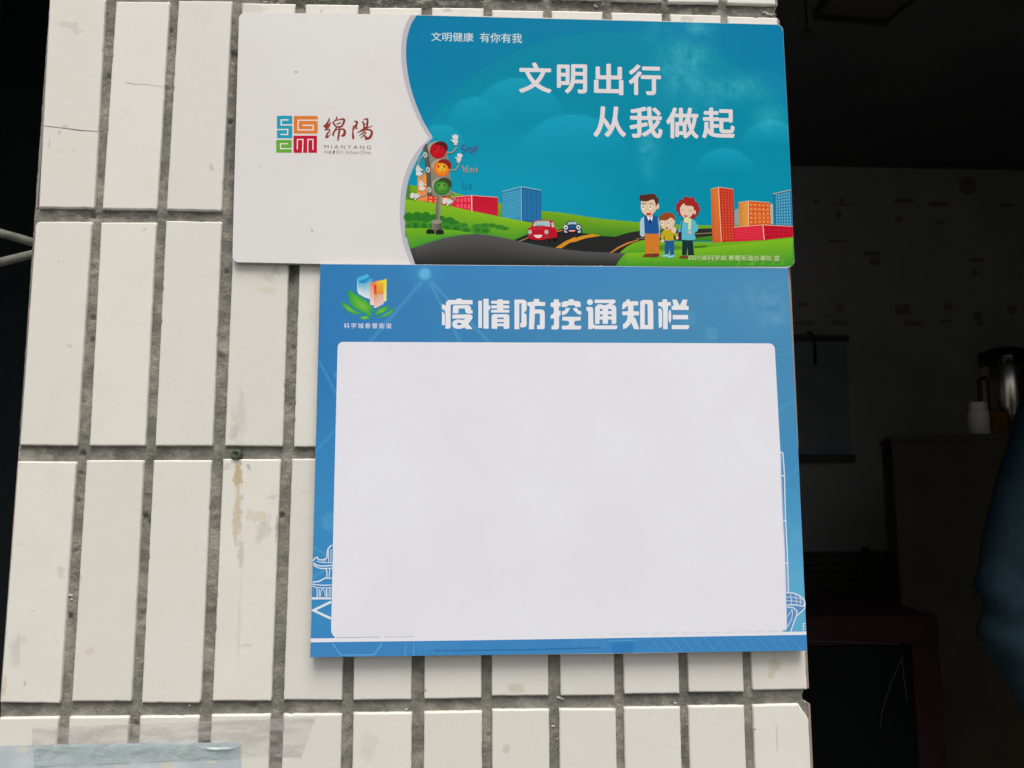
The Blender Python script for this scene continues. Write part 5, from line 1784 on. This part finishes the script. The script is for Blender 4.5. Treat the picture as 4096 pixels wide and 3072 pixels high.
# board hanging on the back wall
a, b = at_depth(3120, 1342, YB - .05), at_depth(3412, 1846, YB - .05)
hb = thing('hanging_board', 'dull blue-grey board hanging on the back wall behind the signs', 'board', ((a.x + b.x) / 2, YB - .04, b.z))
mb = MB()
mb.box(a.x, b.x, YB - .045, YB - .02, b.z, a.z, 0, .003)
mb.build('panel', rough_wall('blue_grey_paint', (.42, .52, .56), (.50, .60, .64), 5, .1), hb)
for (z0_, z1_) in ((a.z - .03, a.z + .004), (b.z - .004, b.z + .035)):
    mb = MB()
    mb.box(a.x - .003, b.x + .012, YB - .056, YB - .046, z0_, z1_, 0, .002)
    mb.build('rail', M_dark, hb)
mb = MB()
mb.tube([at_depth(*q, YB - .07) for q in ((3228, 1328), (3248, 1334), (3258, 1352), (3261, 1410), (3262, 1460))], .006, 8)
mb.build('hook', material('black_iron', (.01, .01, .01), .6), hb, True)
# cord hanging from the ceiling
p0 = at_depth(3226, 76, 1.6)
mb = MB()
mb.tube([Vector((p0.x, p0.y, CEIL)), p0], .003, 6)
cd = thing('ceiling_cable', 'thin black cord with a hook hanging from the ceiling beside the pillar', 'cord', p0)
mb.build('wire', material('black_cord', (.012, .012, .012), .7), cd)
mb = MB()
mb.tube([at_depth(x, y, 1.6) for x, y in ((3226, 76), (3226, 118), (3212, 134), (3216, 126), (3232, 120), (3250, 132))], .003, 6)
mb.build('hook', material('black_hook', (.012, .012, .012), .7), cd)

# slatted shutter low on the back wall
a, b = at_depth(3150, 2205, 2.3), at_depth(3505, 2440, 2.3)
sh = thing('slatted_rack', 'dark slatted wooden rack standing between the wall and the red cabinet', 'rack', ((a.x + b.x) / 2, 2.3, 0))
for i in range(18):
    z = a.z - .02 - i * .0345
    mb = MB()
    mb.box(a.x, b.x, 2.29, 2.31, z - .022, z, 0, .003)
    mb.build('slat', M_brown, sh)
for x in (a.x + .01, b.x - .02):
    mb = MB()
    mb.box(x - .012, x + .012, 2.311, 2.335, .004, a.z + .01)
    mb.build('upright', M_brown, sh)

# red framed glass cabinet
YR = 1.05
a, b = at_depth(2950, 2425, YR), at_depth(3745, 2458, YR)
fw = 112 * (YR - CPOS.y) / FPX
rcab = thing('red_cabinet', 'dark red wooden cabinet with a black glass door, low at the right', 'cabinet', ((a.x + b.x) / 2, YR + .15, 0))
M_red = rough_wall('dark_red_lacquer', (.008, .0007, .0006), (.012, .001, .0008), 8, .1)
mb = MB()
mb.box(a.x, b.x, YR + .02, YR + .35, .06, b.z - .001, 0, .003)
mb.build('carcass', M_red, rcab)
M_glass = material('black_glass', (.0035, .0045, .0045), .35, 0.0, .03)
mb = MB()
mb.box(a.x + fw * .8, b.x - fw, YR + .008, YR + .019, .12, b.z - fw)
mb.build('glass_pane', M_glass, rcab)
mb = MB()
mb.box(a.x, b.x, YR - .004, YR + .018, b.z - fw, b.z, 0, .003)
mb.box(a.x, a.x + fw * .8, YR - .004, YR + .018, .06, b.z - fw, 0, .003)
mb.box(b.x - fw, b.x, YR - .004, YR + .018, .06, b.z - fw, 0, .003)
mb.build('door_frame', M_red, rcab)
mb = MB()  # fine tubes modelled in place of the glints reflected in the glass
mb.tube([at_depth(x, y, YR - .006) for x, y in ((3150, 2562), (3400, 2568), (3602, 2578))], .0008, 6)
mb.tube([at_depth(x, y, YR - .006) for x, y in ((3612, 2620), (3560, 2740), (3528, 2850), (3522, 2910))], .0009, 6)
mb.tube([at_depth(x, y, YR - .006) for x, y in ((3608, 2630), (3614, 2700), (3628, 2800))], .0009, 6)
mb.build('glint_lines', material('glint_grey', (.022, .022, .021), .5), rcab)
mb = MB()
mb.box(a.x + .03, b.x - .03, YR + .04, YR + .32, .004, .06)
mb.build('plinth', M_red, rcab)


# ------------------------------------------------------------------ the person standing at the right
def skin_mesh(name, pts, edges, rad, mat, parent=None, root=0, lv=2):
    me = bpy.data.meshes.new(name)
    me.from_pydata([tuple(p) for p in pts], edges, [])
    me.materials.append(mat)
    o = bpy.data.objects.new(name, me)
    COL.objects.link(o)
    md = o.modifiers.new('skin', 'SKIN')
    md.use_smooth_shade = True
    for i, r_ in enumerate(rad):
        s_ = me.skin_vertices[0].data[i]
        s_.radius = r_ if isinstance(r_, tuple) else (r_, r_)
        s_.use_root = i == root
    su = o.modifiers.new('sub', 'SUBSURF')
    su.levels = su.render_levels = lv
    dg = bpy.context.evaluated_depsgraph_get()
    m2 = bpy.data.meshes.new_from_object(o.evaluated_get(dg))
    bpy.data.objects.remove(o)
    m2.name = name
    if not m2.materials:
        m2.materials.append(mat)
    o2 = bpy.data.objects.new(name, m2)
    COL.objects.link(o2)
    for p in m2.polygons:
        p.use_smooth = True
    if parent:
        attach(o2, parent)
    return o2


YP = .62
elbow = at_depth(3995, 2420, YP)
sho = at_depth(4235, 1560, YP + .05)
wrist = at_depth(4235, 2940, YP - .04)
cx = sho.x + .17
hz = sho.z
pers = thing('person', 'person in a dark blue jacket, their bent elbow showing at the right edge', 'person', (cx, YP + .05, 0))
M_skin = material('skin', (.42, .26, .18), .5)
M_denim = rough_wall('dark_blue_cloth', (.006, .021, .030), (.009, .028, .038), 30, .3)
M_trou = rough_wall('dark_trousers', (.02, .022, .026), (.03, .032, .036), 30, .3)
M_hair = material('black_hair', (.012, .01, .009), .6)
yb = YP + .07
pel = Vector((cx, yb, hz - .52))
pts = [pel, Vector((cx, yb, hz - .25)), Vector((cx, yb, hz + .02)), Vector((cx, yb, hz + .09)), Vector((cx, yb - .01, hz + .19)), Vector((cx, yb - .01, hz + .27)),
       Vector((cx - .095, yb, hz - .60)), Vector((cx - .10, yb - .01, hz - .98)), Vector((cx - .10, yb + .02, .10)), Vector((cx - .11, yb - .13, .05)),
       Vector((cx + .095, yb, hz - .60)), Vector((cx + .10, yb - .01, hz - .98)), Vector((cx + .10, yb + .02, .10)), Vector((cx + .11, yb - .13, .05))]
ed = [(0, 1), (1, 2), (2, 3), (3, 4), (4, 5), (0, 6), (6, 7), (7, 8), (8, 9), (0, 10), (10, 11), (11, 12), (12, 13)]
body = skin_mesh('body', pts, ed, [(.13, .10), (.12, .09), (.10, .07), .05, (.075, .09), (.06, .075), .08, .055, .04, .03, .08, .055, .04, .03], M_skin, pers)
jk = [Vector((cx, yb, hz - .58)), Vector((cx, yb, hz - .30)), Vector((cx, yb, hz - .03)), Vector((cx, yb, hz + .05)), sho, (sho + elbow) / 2 + Vector((-.005, 0, 0)), elbow, (elbow + wrist) / 2, wrist,
      Vector((2 * cx - sho.x, sho.y, sho.z)), Vector((2 * cx - elbow.x - .03, yb, elbow.z)), Vector((2 * cx - elbow.x - .04, yb - .06, elbow.z - .25))]
jacket = skin_mesh('jacket', jk, [(0, 1), (1, 2), (2, 3), (2, 4), (4, 5), (5, 6), (6, 7), (7, 8), (2, 9), (9, 10), (10, 11)],
                   [(.17, .13), (.165, .125), (.12, .09), .065, .068, .060, .054, .050, .040, .068, .056, .042], M_denim, pers)
for vv in jacket.data.vertices:                     # creases round the elbow and down the sleeve
    q = vv.co
    if q.x < sho.x + .02:
        along = (q.z - elbow.z)
        kk = math.exp(-(along / .10) ** 2)
        n_ = math.sin(along * 62 + (q.x - elbow.x) * 26 + 1.5 * noise.noise(q * 12)) * .0115 * kk + noise.noise(Vector((q.x * 14, q.y * 14, q.z * 7))) * .013
        d_ = Vector((q.x - elbow.x, q.y - elbow.y, 0))
        if d_.length > 1e-4:
            vv.co += d_.normalized() * n_
tp = [Vector((cx, yb, hz - .50)), Vector((cx - .095, yb, hz - .62)), Vector((cx - .10, yb - .01, hz - .98)), Vector((cx - .10, yb + .02, .11)), Vector((cx + .095, yb, hz - .62)), Vector((cx + .10, yb - .01, hz - .98)), Vector((cx + .10, yb + .02, .11))]
skin_mesh('trousers', tp, [(0, 1), (1, 2), (2, 3), (0, 4), (4, 5), (5, 6)], [(.16, .12), .095, .075, .065, .095, .075, .065], M_trou, pers)
hp = [Vector((cx, yb + .01, hz + .22)), Vector((cx, yb + .012, hz + .285))]
skin_mesh('hair', hp, [(0, 1)], [(.082, .092), (.068, .078)], M_hair, pers)


def hand(w_, fwd, side, parent):
    fwd, side = fwd.normalized(), side.normalized()
    nrm = fwd.cross(side).normalized()
    P, E, Rd = [w_, w_ + fwd * .05], [(0, 1)], [(.026, .016), (.036, .014)]
    for i, (o_, ln) in enumerate(((-.028, .068), (-.010, .078), (.010, .073), (.027, .058))):
        b = w_ + fwd * .085 + side * o_
        q = len(P)
        P += [b, b + fwd * ln * .5 + nrm * .008, b + fwd * ln * .85 + nrm * .026]
        E += [(1, q), (q, q + 1), (q + 1, q + 2)]
        Rd += [.010, .0088, .0075]
    q = len(P)
    P += [w_ + fwd * .035 - side * .04 + nrm * .006, w_ + fwd * .075 - side * .056 + nrm * .016]
    E += [(0, q), (q, q + 1)]
    Rd += [.012, .009]
    return skin_mesh('hand', P, E, Rd, M_skin, parent, 0, 1)


hand(wrist, (wrist - elbow), Vector((0, -1, .2)), pers)
w2 = jk[-1]
hand(w2, Vector((0, -.4, -1)), Vector((0, -1, 0)), pers)
